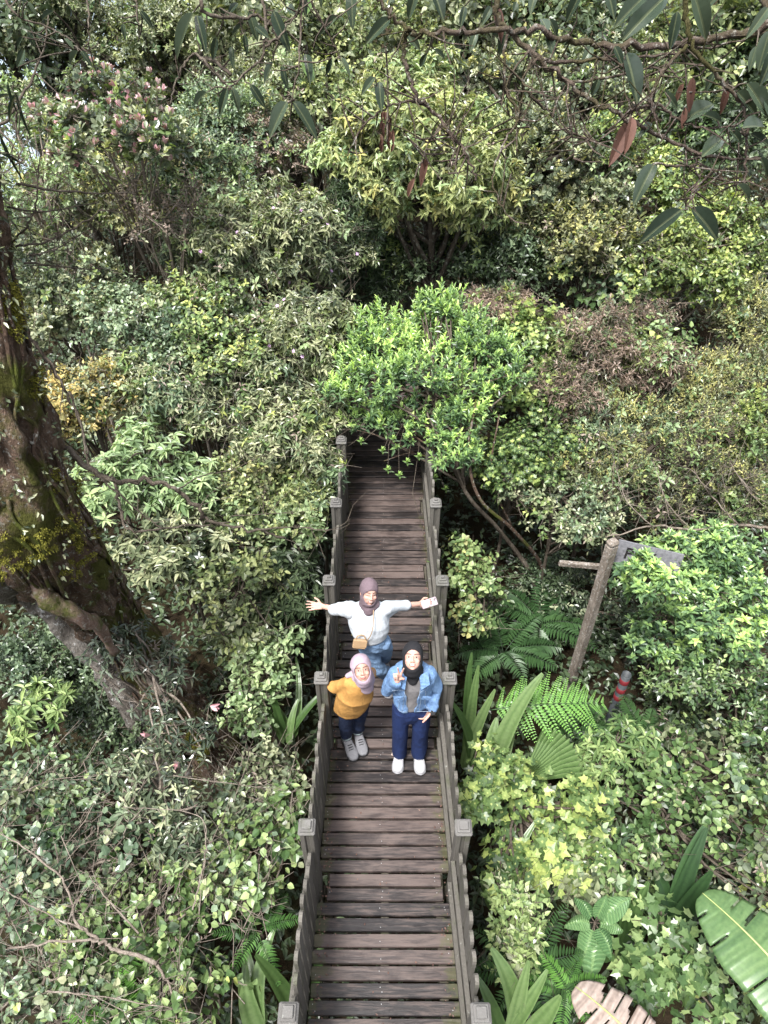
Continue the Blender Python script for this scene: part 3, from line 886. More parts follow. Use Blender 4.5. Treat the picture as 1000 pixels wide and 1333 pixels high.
plant(SH, 'olive shrub spreading towards the top of the left railing', SH, [(340, 510, 60, 45), (370, 570, 50, 40), (405, 600, 22, 25)], 'olive', 'olive2', .95, .8)
plant(SH, 'large-leaved pale green shrub with whorled leaves over the bent bare branch', SH, [(190, 600, 45, 35, .3), (240, 640, 35, 30, .2), (150, 640, 40, 35, .3)], 'palm', 'pale', .5, .85, B_TWIG, gap=.3)
plant(SH, 'whorled grey-green shrub under the bent bare branch', SH, [(240, 700, 50, 45, .1), (190, 730, 35, 30, .1)], 'palm', 'olive2', .5, .8, B_TWIG, gap=.3)
plant(SH, 'mixed green shrub beside the left railing, level with the thin bare twigs', SH, [(330, 650, 55, 45), (390, 680, 30, 35)], 'oval', 'olive', .85, .9)
plant(SH, 'yellowish pale shrub left of the woman in the white top', SH, [(315, 770, 45, 40, .1), (270, 730, 30, 30, .1), (310, 825, 28, 30, .1)], 'oval', 'olive', .5, 1.1)
plant(SH, 'dark long-leaved shrub behind the open left hand', SH, [(370, 740, 40, 35, -.3), (395, 770, 22, 35, -.4), (350, 800, 40, 30, -.4)], 'palm', 'dark', .8, .8, dz=.15)
plant(SH, 'lush light green shrub left of the mustard jumper', SH, [(345, 880, 34, 36, .1), (330, 925, 28, 30), (355, 850, 20, 22)], 'oval', 'pale', .45, 1.05)
plant(SH, 'small shrub with bright green whorled leaves at the left edge', SH, [(50, 925, 28, 26, .2)], 'palm', 'green', .4, .85, toneb=(.5, 1))
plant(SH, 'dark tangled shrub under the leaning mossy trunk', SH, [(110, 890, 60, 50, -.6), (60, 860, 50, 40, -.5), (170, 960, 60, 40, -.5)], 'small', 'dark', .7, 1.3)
plant(SH, 'leathery grey-green shrub growing on the leaning trunk with a few red leaves', SH, [(200, 880, 45, 38, .6), (235, 960, 40, 40, .5), (170, 840, 35, 25, .6)], 'rhodo', ['rhodo', 'pink'], .22, .62, B_PALE, extra=X_pink(.02, L=.09), gap=.5)
plant(SH, 'grey-leaved straggling shrub at the left edge below the shaded gap', SH, [(50, 1050, 60, 45, .1), (110, 1030, 45, 30)], 'oval', 'blue', .45, 1.05, B_PALE, ntw=60, toneb=(.0, .6))
plant(SH, 'leathery-leaved shrub with silvery leaves under the trunk foot', SH, [(210, 1030, 50, 45, .3), (250, 1090, 40, 40, .2)], 'rhodo', 'grey', .25, .6, B_PALE, gap=.4)
plant('vine', 'round-leaved climber tangled over bare twigs in the lower left', 'vine', [(120, 1130, 70, 50), (60, 1190, 60, 45)], 'round', 'blue', .42, 1.05, toneb=(.0, .65), stem=B_PALE, ntw=90, gap=.3)
plant('vine', 'round-leaved climber running along the pale fallen branch', 'vine', [(160, 1230, 65, 40), (220, 1180, 45, 45), (90, 1260, 50, 40)], 'round', 'green', .40, 1.0, toneb=(.05, .75), stem=B_PALE, ntw=90, gap=.4)
plant('vine', 'glossy round-leaved climber hanging beside the lower left railing', 'vine', [(345, 1110, 38, 45, .1), (310, 1150, 35, 35, .1), (375, 1060, 15, 25, .1)], 'round', 'green', .40, 1.1, B_TWIG, toneb=(.2, .8))
plant(SH, 'leafy shrub between the trunk foot and the left railing', SH, [(340, 1015, 34, 34), (310, 1060, 32, 32)], 'oval', 'grey', .35, .95)
plant(SH, 'loose green shrub along the bottom edge, left of the strap leaves', SH, [(250, 1300, 45, 35), (190, 1310, 50, 30)], 'round', 'green', .42, 1.0, B_PALE, gap=.3)
plant(SH, 'loose dark shrub in the bottom left corner', SH, [(50, 1310, 60, 40), (110, 1290, 40, 30)], 'oval', 'blue', .3, .9, B_PALE, gap=.4)

# ---- right side and centre
plant('tree', 'light green leafy tree rising above the far end of the walk', 'tree', [(560, 210, 90, 75, .2), (530, 130, 55, 50, .3), (620, 270, 60, 40), (500, 260, 35, 45)], 'olive', 'olive', 1.1, .95, B_DARK, stem_r=.08, dz=.1, seed=41, toneb=(.35, 1.0))
plant('tree', 'dusty grey-green tree right of the light green one', 'tree', [(700, 220, 70, 60, .1), (760, 250, 60, 45), (680, 130, 50, 50, .2)], 'obov', 'grey', .95, .95, B_DARK, stem_r=.08, gap=.15)
plant('tree', 'shaded tree behind the knot of bare twigs, top right', 'tree', [(760, 110, 80, 70, .2), (860, 60, 70, 60, .3)], 'obov', 'grey', .6, 1.0, B_DARK, stem_r=.08, gap=.5)
plant('tree', 'dark leafy tree in the top right corner', 'tree', [(950, 90, 70, 70, .2), (930, 190, 60, 50)], 'oval', 'dark', .9, 1.1, B_DARK, stem_r=.08)
plant('tree', 'dim green tree at the top edge above the light green one', 'tree', [(600, 40, 80, 50, .5), (690, 30, 60, 45, .5)], 'oval', 'olive', .6, 1.0, B_DARK, stem_r=.08, gap=.3)
plant(SH, 'yellow-leaved climber patch under the paired russet leaves', SH, [(800, 190, 35, 35, .1), (860, 240, 40, 35)], 'oval', 'lime', .7, .9, gap=.3)
plant(SH, 'yellow-green shrub with fine leaves, right of the grey-green tree', SH, [(780, 320, 60, 35, .1), (720, 300, 40, 35)], 'small', 'heath', .9, 1.4, toneb=(.1, .7))
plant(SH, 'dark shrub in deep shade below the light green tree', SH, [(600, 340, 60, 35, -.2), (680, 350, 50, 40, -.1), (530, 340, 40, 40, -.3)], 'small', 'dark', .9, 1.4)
plant(SH, 'dark fern-like shrub beyond the closed end of the walk', SH, [(480, 380, 40, 30, -.2), (455, 300, 30, 50)], 'narrow', 'dark', .9, 1.2, allow=True)
plant(SH, 'lime-leaved spreading shrub at the right edge', SH, [(860, 340, 55, 45, .1), (920, 360, 50, 40), (900, 290, 45, 35), (975, 320, 30, 40)], 'oval', 'lime', .85, .95, B_PALE, ntw=40, toneb=(.1, .85))
plant(SH, 'large-leaved green climber patch left of the lime shrub', SH, [(800, 380, 35, 30), (830, 450, 35, 25)], 'round', 'vine', .8, 1.25)
plant(SH, 'pale pinkish shrub just behind the bright green bush', SH, [(640, 402, 40, 18, .0)], 'narrow', 'red', .8, .9, B_PALE, toneb=(.4, 1))
plant(SH, 'dull reddish-brown shrub, broadest on the right bank', SH, [(790, 450, 65, 40, .1), (740, 500, 50, 35, .1), (840, 490, 40, 35)], 'narrow', 'red', 1.0, 1.0, B_TWIG)
plant(SH, 'sprinkled yellow-tipped shrub beneath the reddish-brown one', SH, [(800, 560, 55, 40), (790, 610, 40, 30, .05)], 'fine', ['heath'], .9, 1.7, B_TWIG, ntw=60)
plant(SH, 'golden-green fine-leaved shrub at the right edge', SH, [(975, 430, 30, 50), (950, 500, 40, 35), (920, 520, 35, 30)], 'fine', 'heath', .9, 1.8, B_TWIG)
plant(SH, 'bare twiggy grey shrub over the fallen branch, right edge', SH, [(900, 590, 70, 50, .2), (850, 640, 60, 40, .1), (950, 640, 50, 40, .2)], 'fine', 'heath', .28, 1.5, B_TWIG, ntw=260, tw=.007, gap=.3, toneb=(.0, .7))
plant(SH, 'green-gold shrub with upright shoots at the right edge', SH, [(970, 570, 30, 45, .2), (960, 650, 40, 25, .1)], 'obov', 'lime', .6, .6, B_TWIG, toneb=(.1, .7))
plant('vine', 'lobed-leaf climber right behind the bright green bush', 'vine', [(700, 440, 35, 30, .1), (690, 510, 45, 35)], 'lobed', 'ivy', .8, .65, toneb=(.2, .9))
plant('vine', 'lobed-leaf climber covering the bank beside the upper right railing', 'vine', [(660, 610, 40, 34), (705, 590, 45, 40)], 'lobed', 'ivy', .6, .6, toneb=(.05, .6))
plant(SH, 'grey-green shrub with thin stems behind the slanting wooden post', SH, [(730, 650, 50, 36), (765, 685, 26, 20)], 'small', 'olive2', .6, 1.3)
o_bright, _, _ = plant(SH, 'bright green bush with upright leaf tufts spilling over the walk', SH,
      [(545, 480, 88, 62), (480, 505, 40, 42, .1), (600, 455, 42, 40), (555, 548, 36, 22, -.1), (605, 530, 34, 36), (592, 585, 24, 22, -.1), (575, 405, 25, 20, .15), (500, 440, 30, 25, .15), (505, 552, 36, 20, -.15), (640, 480, 30, 34)],
      'rosette', 'bush', .52, .88, B_TWIG, base=np.array([1.85, 5.75, float(ground_z(1.85, 5.75))]), dz=.35, allow=True, seed=70, fill=.25, squash=.75, stem_r=.035, toneb=(.2, .6), tiptone=.6,
      trunk=[at_z(702, 795, -1.7), at_z(690, 745, -1.0), at_z(650, 690, -.3), at_z(606, 640, .45), at_z(580, 560, 1.1), at_z(560, 500, 1.5)])
mb = MB()
for pth, r in (([at_z(702, 800, -1.7), at_z(706, 740, -.95), at_z(668, 690, -.1), at_z(625, 650, .45), at_z(610, 590, 1.0), at_z(620, 520, 1.5)], .03),
               ([at_z(668, 690, -.25), at_z(640, 620, .6), at_z(650, 540, 1.3)], .018), ([at_z(606, 640, .45), at_z(585, 600, .8), at_z(530, 560, 1.1), at_z(500, 520, 1.4)], .016),
               ([at_z(590, 610, .7), at_z(540, 590, .8), at_z(500, 600, .95)], .010), ([at_z(540, 590, .8), at_z(500, 570, 1.0), at_z(465, 560, 1.2)], .009)):
    q = spline(pth, 6); tube(mb, q, np.linspace(r, r*.4, len(q)), 7, rough=.12)
_w = world_loc(o_bright)
mb.build('branches', B_RED, o_bright)
# loose shoots hanging over the planks
g = np.random.default_rng(5); mb = MB(); tw = MB()
A_, B_ = [], []
for (px, py, z) in [(505, 615, .9), (520, 622, .85), (545, 598, .9), (566, 625, .6), (470, 578, 1.0), (498, 590, 1.0), (580, 640, .3), (530, 605, .9), (556, 580, 1.0), (562, 735, .15), (545, 565, 1.05), (512, 575, 1.1)]:
    P = at_z(px, py, z)
    for j in range(9):
        t = j/8; ph = j*2.4; be = R(80-60*t)
        D = np.array([[math.cos(ph)*math.sin(be), math.sin(ph)*math.sin(be), math.cos(be)]])
        add_leaves(mb, 'lance', P[None]+np.array([[0, 0, .05*t]]), D, np.array([[0, 0, 1.]])+D*0, .075*(1-.35*t), .024, np.array([.35+.5*t]))
    A_.append(P); B_.append(at_z(540+(px-540)*.5, 545, 1.15))
batch_twigs(tw, np.array(A_), np.array(B_), .003, .006)
mb.build('shoots', MT['bright'], o_bright); tw.build('shoot_twigs', B_TWIG, o_bright)

plant(SH, 'large bright green bush with rosette leaves beside the wooden signpost', SH, [(875, 765, 66, 46, .2), (930, 730, 60, 45, .2), (865, 830, 42, 32), (960, 800, 45, 50), (848, 752, 26, 22, .75)],
      'rosette2', 'bush', .62, .95, B_TWIG, toneb=(.1, .6), tiptone=.5, seed=81)
plant(SH, 'small-leaved green bush below the large rosette bush, right edge', SH, [(960, 900, 45, 50), (900, 880, 45, 30, .1), (985, 980, 30, 50)], 'small', 'green', .45, 1.4, toneb=(.0, .7))
plant('vine', 'bright oval-leaved climber right beside the railing, above the ferns', 'vine', [(618, 765, 20, 26, -.2), (612, 725, 14, 20, -.2), (618, 800, 15, 20, -.2)], 'round', 'green', .42, 1.0, toneb=(.45, 1), tiptone=.1)
plant('vine', 'oval-leaved climber with scattered yellow leaves at the right edge', 'vine', [(930, 1010, 60, 45, .1), (870, 980, 40, 30, .1), (960, 1080, 45, 40, .1)], 'round', ['green', 'yellow'], .24, 1.15, B_TWIG, gap=.4, extra=X_pink(.02, L=.05), toneb=(.0, .65))
plant('vine', 'loose oval-leaved climber above the banana leaf', 'vine', [(880, 1080, 45, 35), (840, 1030, 35, 30), (960, 1150, 45, 30)], 'round', 'green', .2, 1.1, B_TWIG, gap=.4, toneb=(.0, .65))
plant(SH, 'five-leaved seedling shrub right of the fan palm leaf', SH, [(800, 970, 32, 22, .2), (770, 1000, 20, 15, .1)], 'palm', 'green', .28, .8, toneb=(.3, .8))
plant('vine', 'lime green star-leaved climber right of the big post', 'vine', [(675, 1050, 34, 28, .35), (740, 1085, 40, 34, .2), (690, 1120, 32, 30, .15), (765, 1055, 20, 22, .25), (650, 1140, 18, 20, .2), (730, 1140, 25, 22, .05)], 'lobed', 'ivy', .5, 1.0, seed=91, toneb=(.2, .85), lo=-.2, gap=.3)
plant('vine', 'star-leaved climber spilling over the cap of the lower right post', 'vine', [(612, 1035, 24, 22, .7), (640, 1005, 22, 22, .6)], 'lobed', 'ivy', .8, .9, seed=93, toneb=(.3, .95), lo=-.1)
plant(SH, 'soft green leafy shrub between the star-leaved climber and the ribbed leaves', SH, [(790, 1110, 38, 35, .1), (770, 1150, 40, 28, .05)], 'oval', 'green', .36, 1.2, toneb=(.15, .8))
plant(SH, 'pale green fine shrub at the lower right railing', SH, [(668, 1200, 28, 35, .2), (672, 1245, 20, 25, .15)], 'small', 'green', .5, 1.5, toneb=(.5, 1))
plant('vine', 'green star-leaved climber right of the dry banana leaf', 'vine', [(860, 1230, 40, 35, .1), (840, 1280, 35, 30, .1), (905, 1285, 35, 25, .05)], 'lobed', 'green', .32, .95, toneb=(.05, .65), lo=-.1)
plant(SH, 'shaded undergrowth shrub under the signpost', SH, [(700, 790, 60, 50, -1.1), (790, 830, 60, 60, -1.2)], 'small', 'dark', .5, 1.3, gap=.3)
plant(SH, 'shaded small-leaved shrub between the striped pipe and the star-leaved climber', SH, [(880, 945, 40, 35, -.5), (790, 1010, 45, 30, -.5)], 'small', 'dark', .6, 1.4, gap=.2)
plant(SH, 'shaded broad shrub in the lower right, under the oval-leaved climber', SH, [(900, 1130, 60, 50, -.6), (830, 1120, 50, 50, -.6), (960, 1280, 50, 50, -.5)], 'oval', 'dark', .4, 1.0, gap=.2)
plant(SH, 'olive shrub reaching the left railing at the far end', SH, [(415, 640, 22, 30, -.1), (400, 560, 30, 30)], 'olive', 'olive', .8, .8)

# ---- a wall of trees further back, and low green cover everywhere else
g = np.random.default_rng(77)
BG = [(-5.6, 12.6, 3.4), (-3.4, 13.5, 3.9), (-1.2, 12.4, 3.4), (.7, 13.2, 3.6), (2.6, 12.8, 3.6), (4.6, 12.2, 3.6), (6.6, 12.4, 3.4), (-2.6, 15.6, 5.2), (.2, 16.2, 5.6), (3.2, 15.8, 5.4), (6.2, 15.5, 5.2), (8.8, 14.5, 4.8), (-6.0, 16.5, 5.0)]
BGL = ['left of the pink-tipped shrub', 'behind the pale grey-green tree', 'behind the dark trunks', 'behind the light green tree', 'behind the dusty grey-green tree', 'behind the knot of bare twigs', 'behind the right corner',
       'second row behind the left corner', 'second row at top centre', 'second row right of centre', 'second row near the right corner', 'outermost at the right', 'outermost at the left']
for i, (x, y, z) in enumerate(BG):
    zg = float(ground_z(x, y))
    o = empty('tree', (x, y, zg-.1), 'dim forest tree in the back row, '+BGL[i], 'tree', 'trees of the back row')
    B = [((x, y, z-.3), (1.3, 1.1, 1.2))]+[((x+g.uniform(-1, 1), y+g.uniform(-.6, .6), z+g.uniform(-1.4, .9)), (g.uniform(.5, .8),)*3) for _ in range(5)]
    mb = MB(); P, A = crown(mb, B, 'oval', .55, 200+i, size=1.7, lo=-.6, gap=.3); mb.build('crown', MT[('dark', 'olive', 'olive2', 'grey')[i % 4]], o)
    mb = MB(); tube(mb, spline([(x, y, zg-.2), (x+.1, y, (zg+z)/2), (x, y, z+.3)], 5), np.linspace(.12, .05, 11), 8, rough=.15)
    for c, r in B[1:]:
        tube(mb, spline([(x, y, z-.6), ((x+c[0])/2, (y+c[1])/2, (z+c[2])/2-.2), c], 4), np.linspace(.04, .012, 9), 5)
    mb.build('trunk', B_DARK, o)

def creepers():
    # climbers keep to the looser shrubs
    P = np.concatenate([a for a, _ in SPR]); A = np.concatenate([b for _, b in SPR]); g = np.random.default_rng(123)
    v = np.sin(P[:, 0]*2.1+1)*np.sin(P[:, 1]*1.7)*np.sin(P[:, 2]*2.6+2)
    for nm, lab, mt, tp, fr, ph, L_, W_ in (('pale_creeper', 'pale green leaves of a climber threaded through all the shrubs', 'pale', 'oval3', .028, 0, .075, .040), ('yellow_creeper', 'yellowish climber leaves scattered through the shrubs', 'lime', 'oval3', .02, 1, .06, .036),
          ('dark_creeper', 'dark glossy climber leaves scattered through the shrubs', 'green', 'oval3', .035, 2, .07, .038), ('brown_creeper', 'brown withered leaves caught among the shrubs', 'dry', 'lance3', .012, 3, .06, .022)):
        w = .5+.5*np.sin(P[:, 0]*(1.3+ph*.4)+P[:, 2]*2.1+ph*2)*np.cos(P[:, 1]*1.6+ph)
        k = g.random(len(P)) < fr*w*2; Q = P[k]+A[k]*.03; B = A[k]; n = len(Q); b1, b2 = perp(B); mb = MB(); t0 = g.random(n)
        for j in range(5):
            f = j*2.4+g.random(n); D_ = B*.35+np.cos(f)[:, None]*b1+np.sin(f)[:, None]*b2; D_[:, 2] -= .15
            s_ = g.uniform(.7, 1.15, n); add_leaves(mb, tp, Q+D_*.015+B*(.012*j), D_, B+g.normal(0, .25, B.shape), L_*s_, W_*s_, .25+.5*t0+g.normal(0, .1, n))
        tag(mb.build(nm, MT[mt]), lab, 'creeper', kind='stuff')
creepers()
def tangle():
    P = np.concatenate([a for a, _ in SPR]); A = np.concatenate([b for _, b in SPR]); g = np.random.default_rng(321)
    for nm, lab, mt, nn, r in (('pale_twigs', 'fine pale bare twigs tangled through the shrubs', B_PALE, 2300, .0030), ('brown_twigs', 'fine brown bare twigs tangled through the shrubs', B_TWIG, 3000, .0034)):
        i = g.choice(len(P), nn, replace=False); Q = P[i]+A[i]*.05; D_ = nrm(g.normal(size=(nn, 3))*np.array([1, 1, .6])+A[i]*.35)
        ln = g.uniform(.15, .55, (nn, 1)); E = Q+D_*ln; k = keep_mask(E) & keep_mask(Q); mb = MB()
        batch_twigs(mb, Q[k]-D_[k]*ln[k]*.3, E[k], r, r*.35, .05)
        # side shoots
        S_ = (Q+E)/2; D2 = nrm(D_+g.normal(0, .7, D_.shape)); batch_twigs(mb, S_[k], S_[k]+D2[k]*ln[k]*.4, r*.6, r*.3, .03)
        tag(mb.build(nm, mt), lab, 'twigs', kind='stuff')
    nearp = (P[:, 0] < -.75) & (P[:, 1] < 3.4); Pn = P[nearp]; An = A[nearp]; nn = 230; i = g.choice(len(Pn), nn, replace=False)
    Q = Pn[i]; D_ = nrm(g.normal(size=(nn, 3))*np.array([1, 1, .45])); ln = g.uniform(.3, .8, (nn, 1)); E = Q+D_*ln+np.array([0, 0, .05]); k = keep_mask(E) & (E[:, 0] < -.7); mb = MB()
    batch_twigs(mb, Q[k]-D_[k]*ln[k]*.4, E[k], .0055, .002, .04)
    for q in range(3): S_ = Q+(E-Q)*(.2+.3*q); D2 = nrm(D_+g.normal(0, .8, D_.shape)); batch_twigs(mb, S_[k], S_[k]+D2[k]*ln[k]*.35, .003, .0012, .03)
    tag(mb.build('thicket_twigs', B_PALE), 'web of pale leafless twigs in the lower left thicket', 'twigs', kind='stuff')
tangle()
def undergrowth():
    mb = MB(); g = np.random.default_rng(9)
    n = 30000
    x = g.uniform(-8, 9, n); y = g.uniform(-.5, 16, n)
    k = (np.abs(x) > .1) & (np.abs(x)/(y*.62+3.6) < 1)
    x, y = x[k], y[k]; n = len(x)
    h = np.abs(g.normal(0, .36, n))+.02+.25*np.clip(np.sin(x*2.3)*np.sin(y*1.9), 0, 1)*g.random(n)
    z = ground_z(x, y)+h
    P = np.stack([x, y, z], 1)
    cl = keep_mask(P) & ((np.abs(x) > .58) | (z < -.3)); P = P[cl]; n = len(P)
    tn = g.random(n)*.7+.3*(.5+.5*np.sin(P[:, 0]*2+P[:, 1]))
    for j in range(4):
        D = rdir(n, g); D[:, 2] = D[:, 2]*.4+.15
        ln = .05+.06*g.random(n)
        add_leaves(mb, 'oval3', P+g.normal(0, .025, (n, 3)), D, np.array([0, 0, 1.])+g.normal(0, .25, (n, 3)), ln, ln*.48, tn+g.normal(0, .1, n), 0)
    tag(mb.build('undergrowth', MT['dark']), 'dark low leafy ground cover under the shrubs', 'undergrowth', kind='stuff')
undergrowth()
# ------------------------------------------------------------------ big mossy tree at the left
def rough_trunk(mb, path, rad, sides=26, amp=.22, freq=3.2, flute=.12, seed=0, mat=0):
    path = np.asarray(path, float); n = len(path); rad = np.asarray(rad, float)
    m0 = MB(); tube(m0, path, rad, sides, mat)
    V = m0.V[0].copy().reshape(n, sides, 3)
    for i in range(n):
        for j in range(sides):
            p = V[i, j]; c = path[i]
            v = p-c; r = np.linalg.norm(v); 
            a = mnoise.fractal(Vector((p[0]*freq+seed, p[1]*freq, p[2]*freq*.55)), 1.0, 2.0, 5)
            b = mnoise.noise(Vector((p[0]*freq*3+seed, p[1]*freq*3, p[2]*freq*.6)))
            k = 1+amp*a*.9+flute*b
            V[i, j] = c+v*k
    mb.add(V.reshape(-1, 3), m0.L[0], m0.S[0], mat, .5)
tr = empty('tree', at_z(285, 1010, -1.7), 'big leaning mossy tree trunk at the left edge, reddish bark with hanging roots', 'tree')
D = at_d
P_ = [at_z(300, 1035, -1.75), at_z(270, 975, -1.05), at_z(212, 900, -.35), at_z(138, 800, .55), at_d(58, 700, 5.0), at_d(6, 600, 4.55), at_d(-18, 480, 4.2), at_d(-32, 350, 3.9), at_d(-42, 220, 3.6), at_d(-60, 60, 3.3), at_d(-80, -120, 3.1)]
path = spline(P_, 14)
rd = np.interp(np.linspace(0, 1, len(path)), np.linspace(0, 1, len(P_)), [.30, .26, .26, .26, .285, .29, .24, .165, .135, .12, .11])
mb = trunk_mb = MB(); rough_trunk(mb, path, rd, 48, .36, 4.6, .34, 3)
mb.build('trunk', B_MAIN, tr)
P2 = [at_z(245, 1045, -1.7), at_z(220, 985, -1.1), at_z(168, 905, -.3), at_z(118, 840, .35), at_z(78, 795, .85), at_z(30, 768, 1.2), at_d(-20, 745, 4.9), at_d(-70, 700, 4.7)]
path2 = spline(P2, 8)
mb = side_mb = MB(); rough_trunk(mb, path2, np.interp(np.linspace(0, 1, len(path2)), np.linspace(0, 1, 8), [.22, .19, .17, .155, .14, .13, .14, .16]), 30, .45, 6, .3, 9)
mb.build('side_trunk', B_GREYT, tr)
# pinkish bare root crossing in front
P3 = [at_d(-10, 728, 4.9), at_d(25, 750, 5.0), at_d(60, 778, 5.1), at_d(100, 800, 5.3), at_d(128, 815, 5.6), at_d(150, 850, 6.1)]
q = spline(P3, 7); mb = MB(); rough_trunk(mb, q, np.linspace(.075, .035, len(q)), 24, .8, 8, .5, 4)
mb.build('root', bark_mat('pink_root', (.09, .058, .045), (.18, .12, .095), (.27, .20, .165), 16, lichen=(.3, .29, .26), moss=(.07, .075, .02)), tr)
g = np.random.default_rng(21)
mb = MB()
for i in range(46):        # aerial roots and lianas running down the trunk
    a = g.uniform(0, 2*PI); i0 = g.integers(4, len(path)-50); ln = g.integers(20, 48)
    seg = path[i0:i0+ln]; rr = rd[i0:i0+ln]
    T = nrm(np.gradient(seg, axis=0)); X = nrm(np.cross(T, np.array([0, 1., .3]))); Z = np.cross(X, T)
    aa = a+np.cumsum(g.normal(0, .09, len(seg)))
    Q = seg+((rr*1.08)[:, None])*(np.cos(aa)[:, None]*X+np.sin(aa)[:, None]*Z)+g.normal(0, .006, (len(seg), 3))
    tube(mb, spline(Q[::3], 4), g.uniform(.005, .016), 5)
mb.build('aerial_roots', B_RED, tr)
# moss cushions and small epiphyte leaves
MT['moss'] = leaf_mat('moss_tuft', st((.05, .05, .012), (.10, .10, .02), (.19, .19, .035), (.30, .29, .06)), rough=.9, trans=.2, spec=.1)
def moss(cs, nper=900, L=.016):
    mb = MB()
    for (px, py, z, r) in cs:
        c = at_z(px, py, z) if z > -4 else at_d(px, py, -z); d = rdir(nper, g); P = c+d*r*np.array([.8, .8, 1.3])*(1+.25*g.normal(size=(nper, 1)))
        for j in range(2):
            add_leaves(mb, 'simple', P, nrm(d+g.normal(0, .5, d.shape)), d+g.normal(0, .3, d.shape), L*g.uniform(.7, 1.5, nper), L*.5, g.random(nper))
    return mb
moss([(104, 640, -4.62, .09), (120, 668, -4.72, .10), (136, 692, -4.8, .11), (130, 718, -4.85, .11), (140, 745, -4.95, .09), (112, 700, -4.75, .10), (92, 622, -4.5, .07), (125, 760, -5.0, .07), (12, 715, -4.55, .10), (6, 690, -4.5, .08), (30, 765, -5.4, .08), (18, 560, -4.1, .07), (30, 400, -3.85, .05),
      (262, 978, -.6, .07), (250, 962, -.5, .05)][-2:], 1200).build('moss', MT['moss'], tr)
mb = MB()
# moss grows in patches on the bark itself
TV = []
for m_ in (trunk_mb, side_mb): TV.append(m_.V[0])
TV = np.concatenate(TV); mo = []
for ax_ in (0,):
    cen = np.array([D(118, 650, 4.8), D(132, 700, 4.85), D(128, 745, 5.0), D(8, 700, 4.6), D(15, 730, 4.8), D(30, 400, 4.0), D(60, 500, 4.3)]); rad_ = np.array([.22, .26, .2, .2, .18, .12, .10])
mk_ = np.zeros(len(TV), bool)
for c_, r_ in zip(cen, rad_):
    dd_ = np.linalg.norm(TV-c_, axis=1); nz_ = np.array([mnoise.fractal(Vector(p*6), 1, 2, 3) for p in TV[dd_ < r_*1.4]]); q_ = np.where(dd_ < r_*1.4)[0]; mk_[q_[(dd_[q_]/r_+nz_*.9) < 1.0]] = True
Vm = TV[mk_]
if len(Vm):
    i_ = g.integers(0, len(Vm), 15000); ctr = path[np.argmin(np.linalg.norm(Vm[:, None]-path[None], axis=2), 1)]; nr_ = nrm(Vm-ctr)[i_]
    Pm = Vm[i_]+g.normal(0, .012, (15000, 3))+nr_*np.abs(g.normal(0, .012, (15000, 1))); mm = MB()
    add_leaves(mm, 'simple', Pm, nrm(nr_+g.normal(0, .6, nr_.shape)-np.array([0, 0, .5])), nr_+g.normal(0, .4, nr_.shape), g.uniform(.008, .022, 15000), .007, .5+.2*g.normal(size=15000))
    mm.build('moss', MT['moss'], tr)
mb = MB()
idx = g.integers(8, len(path)-6, 900); a = g.uniform(0, 2*PI, 900)
T = nrm(np.gradient(path, axis=0))[idx]; X = nrm(np.cross(T, np.array([0, 1., .3]))); Z = np.cross(X, T)
dd = np.cos(a)[:, None]*X+np.sin(a)[:, None]*Z
Pm = path[idx]+dd*(rd[idx]*1.12)[:, None]
for j in range(3):
    add_leaves(mb, 'oval3', Pm+g.normal(0, .01, Pm.shape), nrm(dd+g.normal(0, .8, dd.shape)-np.array([0, 0, .3])), dd, g.uniform(.02, .05, 900), .018, g.random(900))
mb.build('epiphytes', MT['olive2'], tr)
